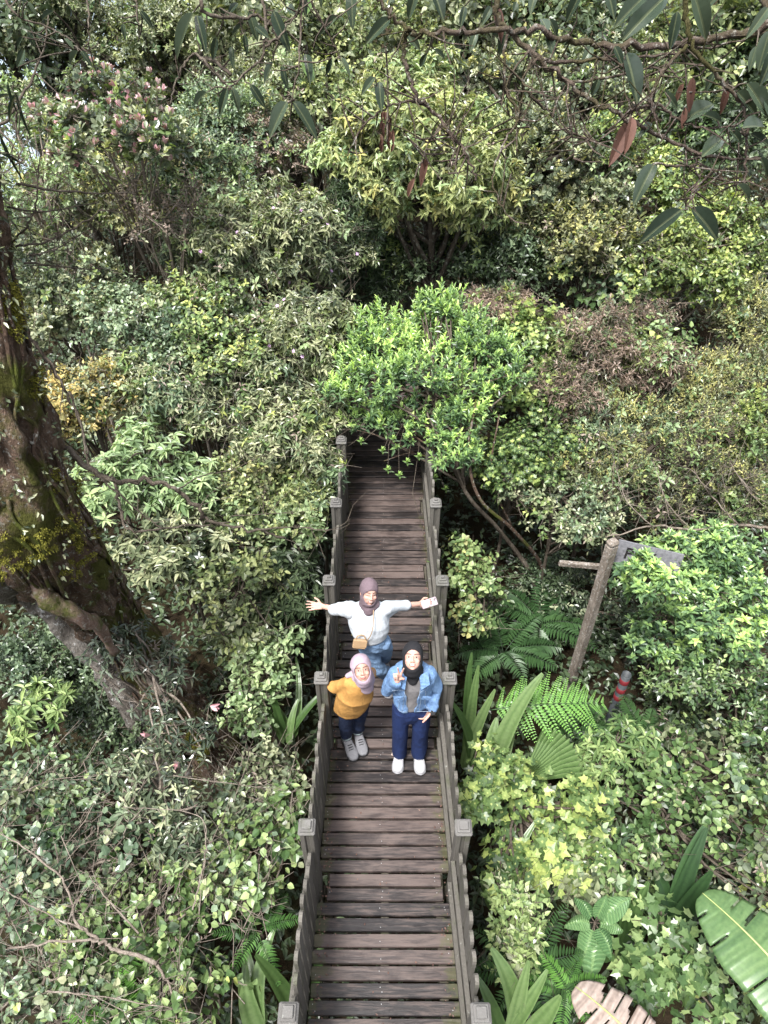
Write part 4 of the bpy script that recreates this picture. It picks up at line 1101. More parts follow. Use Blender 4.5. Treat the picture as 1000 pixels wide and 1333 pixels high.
# bare bent branches of this tree
def bare(parent, name, paths, mat=B_TWIG, twn=6, seed=2, fork=.22, rs=1.0):
    g = np.random.default_rng(seed); mb = MB(); A = []; Bb = []
    for pth, r in paths:
        r = r*rs; q = spline(pth, 7); q = q+g.normal(0, r*.45, q.shape)
        tube(mb, q, np.linspace(r, r*.4, len(q)), 6, rough=.2)
        for k in range(twn):
            i = g.integers(len(q)//4, len(q)); A.append(q[i]); Bb.append(q[i]+nrm(g.normal(size=3)+np.array([0, 0, .1]))*fork*g.uniform(.4, 1.2))
    if A: batch_twigs(mb, np.array(A), np.array(Bb), .0035, .0012, .05)
    return mb.build(name, mat, parent)
D = at_d
bare(tr, 'bare_branches', [
    ([D(40, 545, 4.6), D(65, 564, 4.7), D(108, 603, 4.8), D(151, 628, 4.9), D(194, 625, 5.0), D(230, 639, 5.1), D(259, 664, 5.2), D(274, 679, 5.3), D(330, 690, 5.5), D(372, 700, 5.7)], .022),
    ([D(151, 628, 4.9), D(155, 657, 5.0), D(169, 690, 5.0), D(230, 686, 5.2), D(300, 680, 5.4)], .013),
    ([D(0, 400, 4.2), D(40, 440, 4.3), D(70, 480, 4.4), D(100, 540, 4.5), D(118, 600, 4.6)], .012),
    ([D(90, 510, 4.4), D(108, 560, 4.5), D(120, 610, 4.6), D(180, 665, 4.9), D(215, 690, 5.0)], .009),
    ([D(0, 405, 4.0), D(30, 430, 4.1), D(62, 468, 4.2), D(88, 510, 4.3)], .012),
    ([D(230, 639, 5.1), D(262, 620, 5.3), D(300, 612, 5.5), D(350, 590, 5.7)], .006),
    ([D(20, 240, 3.9), D(90, 249, 4.1), D(177, 252, 4.4)], .008), ([D(10, 270, 3.9), D(60, 275, 4.0), D(130, 262, 4.3)], .006),
    ([D(20, 320, 4.0), D(60, 315, 4.1), D(110, 290, 4.3), D(135, 270, 4.4)], .007), ([D(40, 332, 4.0), D(70, 325, 4.1), D(115, 300, 4.3)], .006),
    ([D(30, 340, 4.0), D(80, 348, 4.2), D(150, 352, 4.5)], .007), ([D(10, 320, 4.0), D(35, 295, 3.9), D(48, 260, 3.8), D(50, 215, 3.7)], .007),
    ([D(-5, 172, 3.2), D(20, 140, 3.2), D(42, 100, 3.3), D(58, 60, 3.3), D(64, 20, 3.3)], .007), ([D(25, 130, 3.2), D(20, 160, 3.2), D(32, 195, 3.2)], .004),
    ([D(0, 168, 3.1), D(18, 192, 3.1), D(35, 215, 3.1)], .004), ([D(330, 690, 5.5), D(390, 686, 5.6), D(430, 690, 5.6), D(456, 676, 5.7)], .006),
    ([D(300, 672, 5.5), D(360, 668, 5.6), D(415, 664, 5.7)], .004)], B_TWIG, 7, 4, .25)
nar = MB()
for (a, b) in [((-2, 168), (30, 240)), ((22, 120), (8, 160)), ((22, 120), (38, 180)), ((10, 105), (22, 150)), ((0, 200), (35, 215)), ((30, 60), (22, 95)), ((-4, 130), (15, 120))]:
    p = D(*a, 3.1); q2 = D(*b, 3.15); add_leaves(nar, 'lance', p[None], (q2-p)[None], np.array([[0, -.6, .6]]), np.linalg.norm(q2-p), .014, np.array([.3]))
nar.build('leaves', MT['rhodo'], tr)

# ------------------------------------------------------------------ overhanging leathery branches at the top
ft = empty('tree', (2.9, -1.3, float(ground_z(2.9, -1.3))), 'near overhanging tree at the top right, lichened limbs with big leathery leaves', 'tree')
mb = MB(); q = spline([(2.9, -1.3, -2.0), (2.85, -1.2, 1), (2.7, -1.1, 4), (2.5, -1.0, 6.4), (2.3, -.9, 8)], 6)
tube(mb, q, np.linspace(.22, .09, len(q)), 12, rough=.1); mb.build('trunk', B_RED, ft)
limbs = [
    ([np.array([2.45, -1.0, 6.6]), D(1120, -60, 1.9), D(1010, 28, 2.1), D(940, 48, 2.15), D(880, 58, 2.15), D(820, 58, 2.1), D(760, 56, 2.1), D(712, 42, 2.05), D(660, 40, 2.0), D(600, 42, 2.0), D(552, 44, 2.0), D(532, 40, 2.0), D(505, 14, 1.98), D(480, -25, 1.95)], .017),
    ([D(643, -30, 2.0), D(646, 5, 2.0), D(654, 34, 2.02), D(696, 72, 2.05), D(734, 103, 2.08), D(772, 133, 2.1), D(818, 156, 2.12), D(863, 179, 2.14), D(909, 198, 2.16), D(947, 207, 2.2), D(1010, 207, 2.25)], .013),
    ([D(532, 40, 2.0), D(524, 64, 2.02), D(532, 98, 2.04), D(544, 128, 2.06), D(560, 140, 2.08), D(588, 176, 2.1), D(610, 205, 2.12), D(622, 235, 2.14)], .010),
    ([D(885, -20, 1.95), D(893, 19, 1.98), D(901, 57, 2.0), D(935, 99, 2.05), D(962, 129, 2.08), D(973, 163, 2.1), D(971, 213, 2.12), D(968, 250, 2.15)], .011),
    ([D(893, 60, 2.0), D(870, 85, 2.02), D(856, 108, 2.04), D(848, 137, 2.06), D(862, 160, 2.1)], .008),
    ([D(815, 146, 2.1), D(835, 139, 2.1), D(858, 137, 2.1), D(880, 152, 2.12), D(915, 166, 2.14), D(955, 163, 2.16), D(975, 155, 2.18)], .0075),
    ([D(850, 213, 2.12), D(890, 216, 2.14), D(915, 215, 2.14), D(940, 232, 2.16), D(960, 240, 2.18)], .005),
    ([D(917, 216, 2.14), D(905, 245, 2.14), D(893, 270, 2.12)], .0045),
    ([D(700, 78, 2.05), D(750, 80, 2.08), D(800, 76, 2.1), D(860, 72, 2.14), D(930, 60, 2.2), D(1010, 40, 2.25)], .008),
    ([D(740, 106, 2.08), D(790, 102, 2.12), D(850, 88, 2.16), D(900, 80, 2.2)], .006),
    ([D(660, 44, 2.0), D(656, 80, 2.02), D(660, 120, 2.04), D(676, 150, 2.06), D(660, 180, 2.06), D(642, 225, 2.06), D(650, 260, 2.08), D(668, 292, 2.1)], .006),
    ([D(560, 140, 2.08), D(530, 132, 2.08), D(500, 142, 2.1), D(470, 168, 2.1), D(452, 202, 2.12)], .0055),
    ([D(564, 145, 2.08), D(580, 165, 2.1), D(594, 200, 2.1), D(584, 226, 2.12)], .004), ([D(575, 160, 2.1), D(556, 190, 2.1), D(550, 210, 2.1)], .0035),
    ([D(740, 106, 2.08), D(738, 140, 2.06), D(745, 175, 2.06), D(748, 210, 2.06)], .004), ([D(742, 170, 2.06), D(765, 182, 2.08), D(780, 183, 2.1)], .003),
    ([D(815, 152, 2.1), D(822, 145, 2.08), D(812, 110, 2.05), D(815, 60, 2.0)], .004),
    ([D(690, 65, 2.04), D(664, 100, 2.04), D(655, 140, 2.05), D(690, 165, 2.1)], .0045), ([D(700, 76, 2.04), D(680, 110, 2.06), D(720, 150, 2.1)], .004),
]
B_LIMB = bark_mat('limb_bark', (.045, .034, .028), (.095, .07, .055), (.18, .145, .12), 22, lichen=(.30, .29, .26), moss=(.055, .05, .018))
bare(ft, 'limbs', limbs, B_LIMB, 12, 8, .14, .72)
def leaf_pairs(mb, tw, prs, d0, anchors, g, w=.36, toner=(.1, .7), mat=0, thick=.0026):
    for (a, b, *o) in prs:
        dd = d0+g.uniform(-.06, .06)
        p = D(a[0], a[1], dd); q = D(b[0], b[1], dd+g.uniform(-.02, .03)+.012)
        L_ = np.linalg.norm(q-p)
        n = nrm(-ray(*a)+np.array([g.uniform(-.5, .5), 0, .9]))
        add_leaves(mb, 'big', p[None], (q-p)[None], n[None], L_, L_*w*g.uniform(.85, 1.15), np.array([g.uniform(*toner)]), mat)
        k = anchors[np.linalg.norm(anchors-p, axis=1).argmin()]
        if np.linalg.norm(k-p) < .35: tube(tw, spline([k, (k+p)/2+g.normal(0, .008, 3), p], 4), np.linspace(thick*1.2, thick*.7, 9), 5, 1)
anch = np.concatenate([spline(p, 8) for p, _ in limbs])
g = np.random.default_rng(3)
lv = tw = MB()
leaf_pairs(lv, tw, [((814, 68), (835, 129)), ((852, 213), (825, 262)), ((888, 273), (833, 312)), ((899, 270), (941, 310)), ((882, 163), (935, 125)), ((913, 205), (947, 171)), ((950, 168), (968, 186)),
    ((958, 118), (990, 148)), ((966, 167), (1004, 158)), ((976, 174), (1006, 188)), ((712, 42), (706, 18)), ((972, 108), (1006, 150)), ((998, 120), (1010, 160)),
    ((508, 24), (476, 53)), ((528, 41), (548, 64)), ((556, 70), (545, 88)), ((565, 64), (580, 75)), ((488, 100), (470, 121)), ((494, 106), (496, 142)), ((715, 25), (728, 48)), ((640, 8), (628, 30)), ((605, 8), (600, 34)), ((916, 150), (945, 156)), ((848, 160), (832, 176)), ((660, 44), (648, 74)), ((712, 44), (722, 70)), ((770, 60), (758, 86)), ((800, 60), (812, 84)), ((590, 42), (598, 62)), ((620, 42), (612, 66)), ((930, 95), (918, 120)), ((985, 60), (975, 92)), ((866, 120), (884, 140)), ((780, 102), (770, 126)), ((960, 240), (982, 262)), ((990, 205), (1004, 232))], 2.08, anch, g)
leaf_pairs(lv, tw, [((902, -12), (924, 50)), ((882, 14), (873, 64)), ((866, -4), (815, 42)), ((850, -14), (800, 28)), ((1000, 10), (975, 45)), ((1004, 38), (985, 90)), ((945, -15), (905, 20)), ((760, -15), (735, 28)), ((790, -20), (800, 20)), ((1010, 60), (992, 110)), ((700, -20), (690, 14)), ((560, -22), (580, 22)), ((545, -20), (530, 25))], 1.55, anch, g, .36)
lv.build('leaves', [MT['rhodo'], B_TWIG], ft)
lv = tw = MB()
leaf_pairs(lv, tw, [((818, 160), (797, 211)), ((823, 152), (816, 199)), ((902, 100), (897, 146)), ((890, 108), (878, 136)), ((948, 110), (938, 150)), ((556, 206), (547, 241)), ((540, 232), (529, 257)), ((893, 140), (888, 168)), ((643, 8), (655, 50))], 2.1, anch, g, .3)
for k_ in range(26):
    c = D(504+g.uniform(-9, 9), 140+k_*1.9+g.uniform(-4, 4), 2.45); add_leaves(lv, 'lance', c[None], np.array([[g.uniform(-.4, .4), 0, -1]]), np.array([[0, -1, .4]]), .035, .011, np.array([g.random()]))
tube(tw, spline([D(502, 60, 2.3), D(505, 110, 2.4), D(504, 185, 2.45)], 5), .003, 5, 1)
lv.build('dead_leaves', [MT['brownleaf'], B_TWIG], ft)

ft2 = empty('tree', (-1.9, -1.5, float(ground_z(-1.9, -1.5))), 'near overhanging tree at the top, left of centre, with drooping leathery leaves on thin twigs', 'tree')
mb = MB(); q = spline([(-1.9, -1.5, -2.2), (-1.85, -1.4, 1), (-1.7, -1.2, 4), (-1.4, -.9, 6.2), (-1.2, -.6, 7.6)], 6)
tube(mb, q, np.linspace(.18, .06, len(q)), 12, rough=.1); mb.build('trunk', B_DARK, ft2)
limbs2 = [
    ([np.array([-1.35, -.8, 6.6]), D(200, -160, 1.7), D(262, -40, 2.2), D(262, 10, 2.25), D(300, 22, 2.3), D(345, 22, 2.35), D(362, 55, 2.35)], .009),
    ([D(330, -40, 2.3), D(345, 20, 2.3), D(342, 70, 2.32), D(320, 95, 2.33), D(298, 116, 2.35)], .006),
    ([D(398, -40, 2.3), D(392, 40, 2.32), D(388, 90, 2.33), D(380, 130, 2.35)], .0045),
    ([D(345, 60, 2.3), D(362, 50, 2.3), D(378, 28, 2.3), D(392, 10, 2.3)], .0045),
    ([D(405, 0, 2.3), D(425, 40, 2.35), D(445, 78, 2.4)], .004), ([D(112, -30, 2.5), D(115, 20, 2.5), D(116, 52, 2.5), D(104, 66, 2.5)], .004),
    ([D(0, -20, 2.5), D(20, 18, 2.5), D(62, 35, 2.55), D(85, 48, 2.55)], .005), ([D(180, -30, 2.5), D(178, 20, 2.5), D(184, 34, 2.5)], .003),
    ([D(300, 95, 2.4), D(272, 78, 2.45), D(250, 72, 2.5), D(232, 100, 2.5), D(222, 132, 2.5)], .006), ([D(262, 74, 2.45), D(285, 100, 2.4), D(296, 112, 2.4)], .006)]
bare(ft2, 'limbs', limbs2, B_TWIG, 5, 6, .1)
anch2 = np.concatenate([spline(p, 8) for p, _ in limbs2])
lv = tw = MB()
leaf_pairs(lv, tw, [((252, 16), (224, 72)), ((256, 20), (268, 64)), ((282, 48), (276, 78)), ((296, 114), (285, 150)), ((302, 114), (313, 145)), ((326, 110), (346, 140)), ((382, 132), (414, 178)), ((374, 132), (349, 174)),
    ((324, 14), (336, 53)), ((356, 14), (376, 66)), ((318, 30), (300, 44)), ((298, 18), (310, 0)), ((368, 85), (374, 117)), ((356, 80), (342, 106)), ((398, 70), (405, 106)), ((432, 75), (424, 99)), ((444, 75), (457, 98)), ((458, -14), (458, 34)),
    ((440, 20), (412, 45)), ((396, 82), (408, 96)), ((302, 60), (303, 88)), ((286, 10), (295, 26)), ((318, 44), (322, 72)), ((350, 50), (330, 30)), ((270, 120), (248, 136)), ((384, 20), (372, 2)), ((470, 0), (500, -12)), ((388, -20), (400, 20)), ((412, -18), (420, 10)),
    ((102, 66), (87, 84)), ((106, 66), (120, 86)), ((84, 50), (96, 62)), ((36, 40), (46, 62)), ((182, 14), (200, 36)), ((88, 5), (92, 24)), ((30, 48), (20, 62)), ((70, 15), (50, 25)), ((36, 2), (48, 20)), ((22, 88), (32, 62)), ((160, 30), (163, 52))], 2.34, anch2, g, .30)
lv.build('leaves', [MT['rhodo'], B_TWIG], ft2)
lv = MB()
for a, b in [((396, 70), (408, 108)), ((257, 22), (264, 62)), ((266, 10), (275, 25)), ((400, -4), (396, 22))]:
    p, q = D(*a, 2.4), D(*b, 2.42); add_leaves(lv, 'big', p[None], (q-p)[None], np.array([[0, .4, -.8]]), np.linalg.norm(q-p), .035, np.array([.5]))
lv.build('young_leaves', MT['bright'], ft2)

# dark upright trunks behind
for lab, pts, r in (('dark lichened tree trunk standing upright behind the drooping leaves', [at_z(392, 268, -1.0), D(388, 250, 12), D(380, 190, 12.2), D(372, 120, 12.4), D(360, 40, 12.6), D(350, -60, 12.8)], .11),
                    ('slim dark trunk just right of the lichened one', [at_z(440, 300, -1.0), D(436, 200, 12), D(440, 120, 12.2), D(450, 20, 12.5), D(455, -60, 12.8)], .07)):
    p0 = np.array([pts[1][0], pts[1][1]+.2, float(ground_z(pts[1][0], pts[1][1]+.2))-.1]); pts = [p0]+pts[1:]
    o = empty('tree', p0, lab, 'tree'); mb = MB(); q = spline(pts, 8); rough_trunk(mb, q, np.linspace(r, r*.7, len(q)), 14, .15, 5, .1, 1); mb.build('trunk', B_DARK, o)
    mb = MB(); P, A = crown(mb, [(pts[-1]+np.array([0, .3, .4]), (1.0, .8, .6)), (pts[-1]+np.array([-.6, .2, .8]), (.8, .8, .6))], 'oval', .6, 301, size=1.5, lo=-.7, gap=.4); mb.build('crown', MT['olive'], o)

# fallen / leaning bare branches in the thickets
def fallen(label, paths, mat, twn, seed, fork):
    o = empty('branch', paths[0][0][0], label, 'branch'); bare(o, 'limb', paths, mat, twn, seed, fork); return o
fallen('pale lichened branch lying across the lower left thicket', [([at_z(205, 1255, .2), at_z(150, 1235, .25), at_z(128, 1224, .28), at_z(80, 1226, .3), at_z(10, 1235, .3)], .016), ([at_z(128, 1224, .28), at_z(100, 1200, .3), at_z(85, 1150, .35), at_z(40, 1110, .4), at_z(0, 1085, .4)], .012),
       ([at_z(205, 1255, .2), at_z(222, 1290, .1), at_z(232, 1340, 0)], .011), ([at_z(110, 1210, .3), at_z(60, 1190, .3), at_z(0, 1155, .35)], .008), ([at_z(180, 1215, .3), at_z(140, 1170, .35), at_z(115, 1140, .4)], .007)], B_PALE, 14, 31, .3)
fallen('thin pale twigs crossing the lower left leaves up to the trunk foot', [([at_z(250, 1185, .2), at_z(262, 1140, .3), at_z(268, 1100, .4), at_z(255, 1060, .5), at_z(160, 1050, .5)], .007), ([at_z(60, 1290, .2), at_z(150, 1300, .2), at_z(260, 1320, .1)], .006), ([at_z(225, 1010, .6), at_z(300, 1020, .5), at_z(380, 1030, .3)], .005)], B_PALE, 16, 32, .3)
fallen('grey lichened fallen branch sticking in from the right edge', [([at_z(1010, 690, .5), at_z(960, 682, .55), at_z(900, 690, .55), at_z(850, 685, .5), at_z(790, 700, .4)], .018), ([at_z(960, 682, .55), at_z(930, 650, .8), at_z(900, 610, 1.1)], .010), ([at_z(1005, 670, .6), at_z(975, 640, .9), at_z(950, 600, 1.2)], .010),
       ([at_z(900, 690, .55), at_z(870, 655, .8), at_z(850, 600, 1.1)], .008), ([at_z(850, 685, .5), at_z(815, 650, .7), at_z(800, 600, 1.0)], .007)], B_PALE, 26, 33, .35)
fallen('pale forked sapling stem under the lime shrub', [([at_z(738, 500, .2), at_z(738, 460, .9), at_z(742, 420, 1.2), at_z(765, 390, 1.5), at_z(800, 350, 1.9)], .014), ([at_z(742, 425, 1.2), at_z(720, 400, 1.4), at_z(690, 375, 1.7)], .010)], B_PALE, 8, 34, .3)

# ------------------------------------------------------------------ ferns and big leaves
fern('big bright green fern frond spread right of the upper strap leaves', 628, 925, -.45, 1, 1.45, .40, 'fern', 51, True, az=(.02, .02), el=(14, 16), arch=.16, tone=.68, pin=18)
fern('dark fern under the oval-leaved climber, beside the railing', 655, 850, -1.0, 8, .75, .16, 'fernd', 52, tone=.6, pw=.2)
fern('dark fern between the slanting stem and the signpost', 700, 815, -1.1, 8, .8, .17, 'fernd', 53, tone=.6, pw=.2)
fern('dim fern at the foot of the signpost', 755, 950, -1.3, 7, .5, .12, 'fernd', 54, tone=.7)
fern('dark fern among the dead stalks at the lower right railing', 690, 1265, -.5, 8, .55, .11, 'fernd', 55, tone=.75)
fern('small light fern left of the dry banana leaf', 735, 1290, -.4, 6, .35, .08, 'fern', 56, tone=.5)
fern('narrow fern hanging by the lower left railing', 338, 1215, -.3, 6, .42, .08, 'fern', 57, tone=.4)
fern('fern in the bottom left corner under the fallen branch', 135, 1300, -.3, 8, .5, .11, 'fern', 58, tone=.5)
fern('dark fern below the open left hand', 375, 790, -.7, 8, .65, .15, 'fernd', 59, tone=.7)
fern('yellowish fern at the bottom edge, left of the strap leaves', 165, 1330, -.2, 6, .4, .1, 'fern', 60, tone=.8)
fern('dim fern beside the striped pipe', 835, 960, -1.1, 7, .5, .12, 'fernd', 61, tone=.6)
strap_plant('upright sword-leaved plant just outside the right railing', at_z(612, 1000, -1.0), 5, 1.25, .11, 71, az=(.3, 2.5), bend=.3, tone=.55)
strap_plant('broad curved green blade with a pale folded back, right of the sword-leaved plant', at_z(640, 1010, -.9), 3, 1.1, .15, 72, az=(.6, 2.0), bend=.5, tone=.75)
strap_plant('long-leaved plant between the climbers and the left railing', at_z(376, 965, -.7), 6, .75, .09, 73, az=(.6, 3.0), bend=.5, tone=.5)
strap_plant('broad shining blades at the bottom, left of the railing', at_z(335, 1340, -.9), 3, .95, .17, 74, az=(1.5, 2.6), bend=.9, tone=.6, el=(60, 80))
strap_plant('tall dark green blades hard against the lower left railing', at_z(385, 1330, -1.0), 3, .95, .15, 75, az=(1.2, 2.4), bend=.5, tone=.45, el=(65, 85))
strap_plant('long blades drooping outside the lower right railing', at_z(640, 1180, -.9), 4, .8, .11, 76, az=(.4, 2.8), bend=.6, tone=.45)
strap_plant('pale broad blades in the bottom corner of the right railing', at_z(665, 1350, -.5), 6, .65, .13, 77, az=(.2, 2.8), bend=.6, tone=.55, el=(40, 75))
strap_plant('dark broad sword leaves standing in the shade above the banana leaf', at_z(870, 1215, -1.2), 5, 1.0, .17, 78, az=(.9, 2.5), bend=.35, tone=.3, mat='fernd')
strap_plant('dark upright blades behind the ribbed leaves', at_z(815, 1250, -1.1), 4, .8, .14, 79, az=(.8, 2.3), bend=.3, tone=.3, mat='strap')
strap_plant('blue-green long blade at the left edge under the dark thicket', at_z(-10, 1020, -.3), 2, .5, .14, 80, az=(-.3, .5), bend=.4, tone=.3, el=(5, 20))

# pleated fan palm leaf
o = empty('palm_plant', (*at_z(690, 1040, -1.2)[:2], float(ground_z(*at_z(690, 1040, -1.2)[:2]))), 'pleated green fan palm leaf above the star-leaved climber', 'palm')
b = at_z(676, 1024, -.75); b2 = at_z(745, 968, -.35); mb = MB(); n = 26
ax = b2-b; sd = nrm(np.cross(ax, [0, 0, 1])); V = []
for i in range(n):
    a = -.52+1.04*i/(n-1); Lr = np.linalg.norm(ax)*(1.0 if i % 2 else .96)*(1-.1*abs(a))
    dirv = nrm(ax)*math.cos(a)+sd*math.sin(a)
    for t in (0.03, .35, .7, 1): V.append(b+dirv*Lr*t+np.array([0, 0, (.014 if i % 2 else -.014)*t+.10*math.sin(PI*t*.9)-.06*abs(a)*t]))
L = []
for i in range(n-1):
    for k in range(3): L += [i*4+k, i*4+k+1, i*4+k+5, i*4+k+4]
mb.add(V, L, [4]*((n-1)*3), 0, [.85 if (i//4) % 2 else .45 for i in range(len(V))], smooth=False); mb.build('leaf', MT['strap'], o)
mb = MB(); tube(mb, spline([[b[0]-.1, b[1]-.1, float(ground_z(b[0], b[1]))], b-np.array([.05, .05, .15]), b+ax*.04], 5), .010, 6); mb.build('stalk', B_TWIG, o)

# ribbed broad leaves
o = empty('broad_leaf_plant', (*at_z(775, 1230, -1.0)[:2], float(ground_z(*at_z(775, 1230, -1.)[:2]))), 'low plant with large quilted ribbed leaves left of the dark blades', 'plant')
g = np.random.default_rng(66)
MT['ribbed'] = leaf_mat('ribbed_leaf', st((.03, .07, .03), (.06, .13, .05), (.11, .2, .08), (.2, .3, .13)), rough=.4, trans=.2, ribc=(.16, .26, .10))
c = at_z(775, 1200, -.3); stm = MB()
for (px, py, z) in [(735, 1205, -.3), (822, 1168, -.25), (797, 1248, -.35), (755, 1258, -.45), (768, 1280, -.5), (812, 1212, -.4), (748, 1168, -.3), (790, 1165, -.2)]:
    tip = at_z(px, py, z); c1 = c+(tip-c)*.18; v = tip-c1; Ln = np.linalg.norm(v)
    mb = MB(); rows, k = 22, 9; t = np.linspace(0, 1, rows+1); X = nrm(np.cross(v, [0, 0, 1.])); u = np.linspace(-1, 1, k)
    ww = Ln*.3*np.array([math.sin(PI*min(.999, y**.75*.97+.02))**.7 for y in t])
    V = c1+t[:, None, None]*v+u[None, :, None]*ww[:, None, None]*X
    V = V-np.abs(u)[None, :, None]*ww[:, None, None]*.35*nrm(v)      # side veins sweep forward
    V[..., 2] += .06*np.sin(PI*t)[:, None]+.007*((np.arange(rows+1) % 2)*2-1)[:, None]*(np.abs(u) > .1)[None]-.04*(u**2)[None]
    L = []
    for i in range(rows):
        for j in range(k-1): a = i*k+j; L += [a, a+1, a+k+1, a+k]
    tn = g.uniform(.4, .7)+.16*((np.arange(rows+1) % 2)*2-1)[:, None]+0*u[None]
    mb.add(V.reshape(-1, 3), L, [4]*(rows*(k-1)), 0, np.clip(tn, 0, 1).ravel(), np.tile(np.abs(u), (rows+1, 1)).ravel(), smooth=False)
    mb.build('leaf', MT['ribbed'], o); tube(stm, [c-[0, 0, .02], c1], .005, 5)
tube(stm, spline([[c[0], c[1], float(ground_z(c[0], c[1]))-.02], c-[0, .02, .2], c], 4), .012, 6); stm.build('stem', B_TWIG, o)

# banana leaves
def banana(label, base, tip, w, mat, splits=(), bend=.12, seed=1, cols=15, rows=80, ragged=0.0, extra=None):
    g = np.random.default_rng(seed)
    base = np.asarray(base, float); tip = np.asarray(tip, float); v = tip-base; Ln = np.linalg.norm(v)
    fx, fy = base[0]+.25*np.sign(base[0]), base[1]-.1
    o = empty('banana_plant', (fx, fy, float(ground_z(fx, fy))), label, 'banana leaf')
    t = np.linspace(0, 1, rows+1); u = np.linspace(-1, 1, cols)
    X = nrm(np.cross(v, [0, 0, 1.])); up = np.cross(X, nrm(v))
    wp = w/2*np.array([min(1, (y*7)**.5)*(1-max(0, y-.62)/.38)**.42 if y < 1 else 0.02 for y in t])
    mid = base+t[:, None]*v+up*(bend*Ln*np.sin(PI*t*.85))[:, None]
    V = mid[:, None]+u[None, :, None]*wp[:, None, None]*X+nrm(v)*(np.abs(u)[None, :, None]*wp[:, None, None]*.12)
    rp = .0022*g.normal(size=rows+1)+.006*np.sin(np.linspace(0, 14, rows+1)+1)
    V = V+up*((-.30*np.abs(u)**1.6+.10*np.abs(u))[None, :, None]*wp[:, None, None]+(rp[:, None]*(np.abs(u) > .08))[..., None])
    L = []; S = []
    for i in range(rows):
        for j in range(cols-1):
            if (i, j < cols//2) in splits and abs(u[j]+u[j+1])/2 > splits[(i, j < cols//2)]: continue
            a = i*cols+j; L += [a, a+1, a+cols+1, a+cols]; S.append(4)
    tn = .5+.12*g.normal(size=(rows+1, 1))+.05*g.normal(size=(rows+1, cols))+.05*u[None]
    mb = MB(); mb.add(V.reshape(-1, 3), L, S, 0, np.clip(tn, 0, 1).ravel(), np.tile(np.abs(u)*1.6, (rows+1, 1)).ravel(), smooth=True)
    lf = mb.build('leaf', MT[mat], o); md = lf.modifiers.new('thickness', 'SOLIDIFY'); md.thickness = .0015
    mb = MB(); q = mid+up*.004; tube(mb, q, np.linspace(.014, .003, len(q)), 6); mb.build('midrib', MT['midrib'], lf)
    mb = MB(); tube(mb, spline([[fx, fy, float(ground_z(fx, fy))-.05], ((fx+base[0])/2+.05*np.sign(fx), (fy+base[1])/2-.05, (base[2]+ground_z(fx, fy))/2), base-nrm(v)*.0, base+v*.03], 6), np.linspace(.06, .014, 19), 10); mb.build('stalk', MT['midrib'], o)
    return o
MT['midrib'] = leaf_mat('midrib', st((.2, .26, .08), (.33, .38, .14)), rough=.4, trans=0)
banana('large green banana leaf with torn edges reaching in from the right', at_z(1105, 1375, .45), at_z(912, 1168, .35), .56, 'banana', splits={(57, False): .1, (58, False): .3, (58, True): .45, (36, True): .3, (71, True): .5, (22, False): .5, (43, False): .15, (44, False): .55, (66, False): .35}, seed=4)
sp = {(i, s_): g.uniform(.08, .25) for i in (9, 19, 26, 35, 43, 52, 61) for s_ in (True, False)}
sp.update({(i+q, s_): .3+.1*q for i in (9, 26, 43, 61) for s_ in (True, False) for q in (1, 2, 3)})
banana('dry pinkish-brown banana leaf split into strips at the bottom edge', at_z(890, 1430, -.1), at_z(748, 1290, -.2), .42, 'dry', splits=sp, bend=.2, seed=9)

# ------------------------------------------------------------------ signpost and pipe
m, nt = newmat('grey_board'); nz = noise(nt, 30, 5, .7, objco(nt)); finish(nt, ramp(nt, [(.35, (.09, .09, .10)), (.65, (.17, .17, .185))], nz.outputs[0]).outputs[0], .7); M_BOARD = m
m, nt = newmat('black_paint'); finish(nt, (.012, .011, .012), .5); M_BLACK = m
M_POSTW = bark_mat('lichened_wood', (.12, .095, .075), (.22, .185, .155), (.32, .28, .24), 13, lichen=(.42, .41, .39))
sb_ = at_z(738, 905, -1.65); zb = float(ground_z(sb_[0], sb_[1]))
o = empty('signpost', (sb_[0], sb_[1], zb), 'weathered lichened wooden signpost with a grey lettered board, half hidden by the bush', 'signpost')
ztop = .93; ang = .5
A = np.array([[math.cos(ang), math.sin(ang), 0], [-math.sin(ang), math.cos(ang), 0], [0, 0, 1]])
mb = MB(); box(mb, (sb_[0], sb_[1], (zb-.2+ztop)/2), (.054, .045, (ztop-zb+.2)/2), A, 0, .5, .012)
mb.build('post', M_POSTW, o)
mb = MB(); box(mb, (sb_[0], sb_[1], ztop+.03), (.056, .047, .028), A, 0, .5, .02); mb.build('post_top', M_POSTW, o)
pa = at_d(783, 736, 7.5*1.0); dpt = depth((sb_[0], sb_[1], .45)); pa = at_d(786, 738, dpt); pb = at_d(728, 733, dpt-.05)
mb = MB(); v = nrm(pb-pa); xx, yy_, zz_ = frame_axes(v); box(mb, (pa+pb)/2, (np.linalg.norm(pb-pa)/2, .022, .028), [v, xx, zz_], 0, .5, .006); mb.build('arm', M_POSTW, o)
bc = at_d(842, 726, dpt-.1)
e1 = nrm(at_d(872, 733, dpt-.1)-bc); e3 = nrm(np.array([0, .35, .94])); e3 = nrm(e3-e1*np.dot(e1, e3)); e2 = np.cross(e3, e1)
mb = MB(); box(mb, bc, (.34, .012, .125), [e1, e2, e3], 0, .5, .004); bd = mb.build('sign_board', M_BOARD, o)
mb = MB(); box(mb, bc-e1*.345+e2*.0, (.016, .02, .145), [e1, e2, e3], 0, .5, .004); mb.build('board_edge', B_DARK, o)
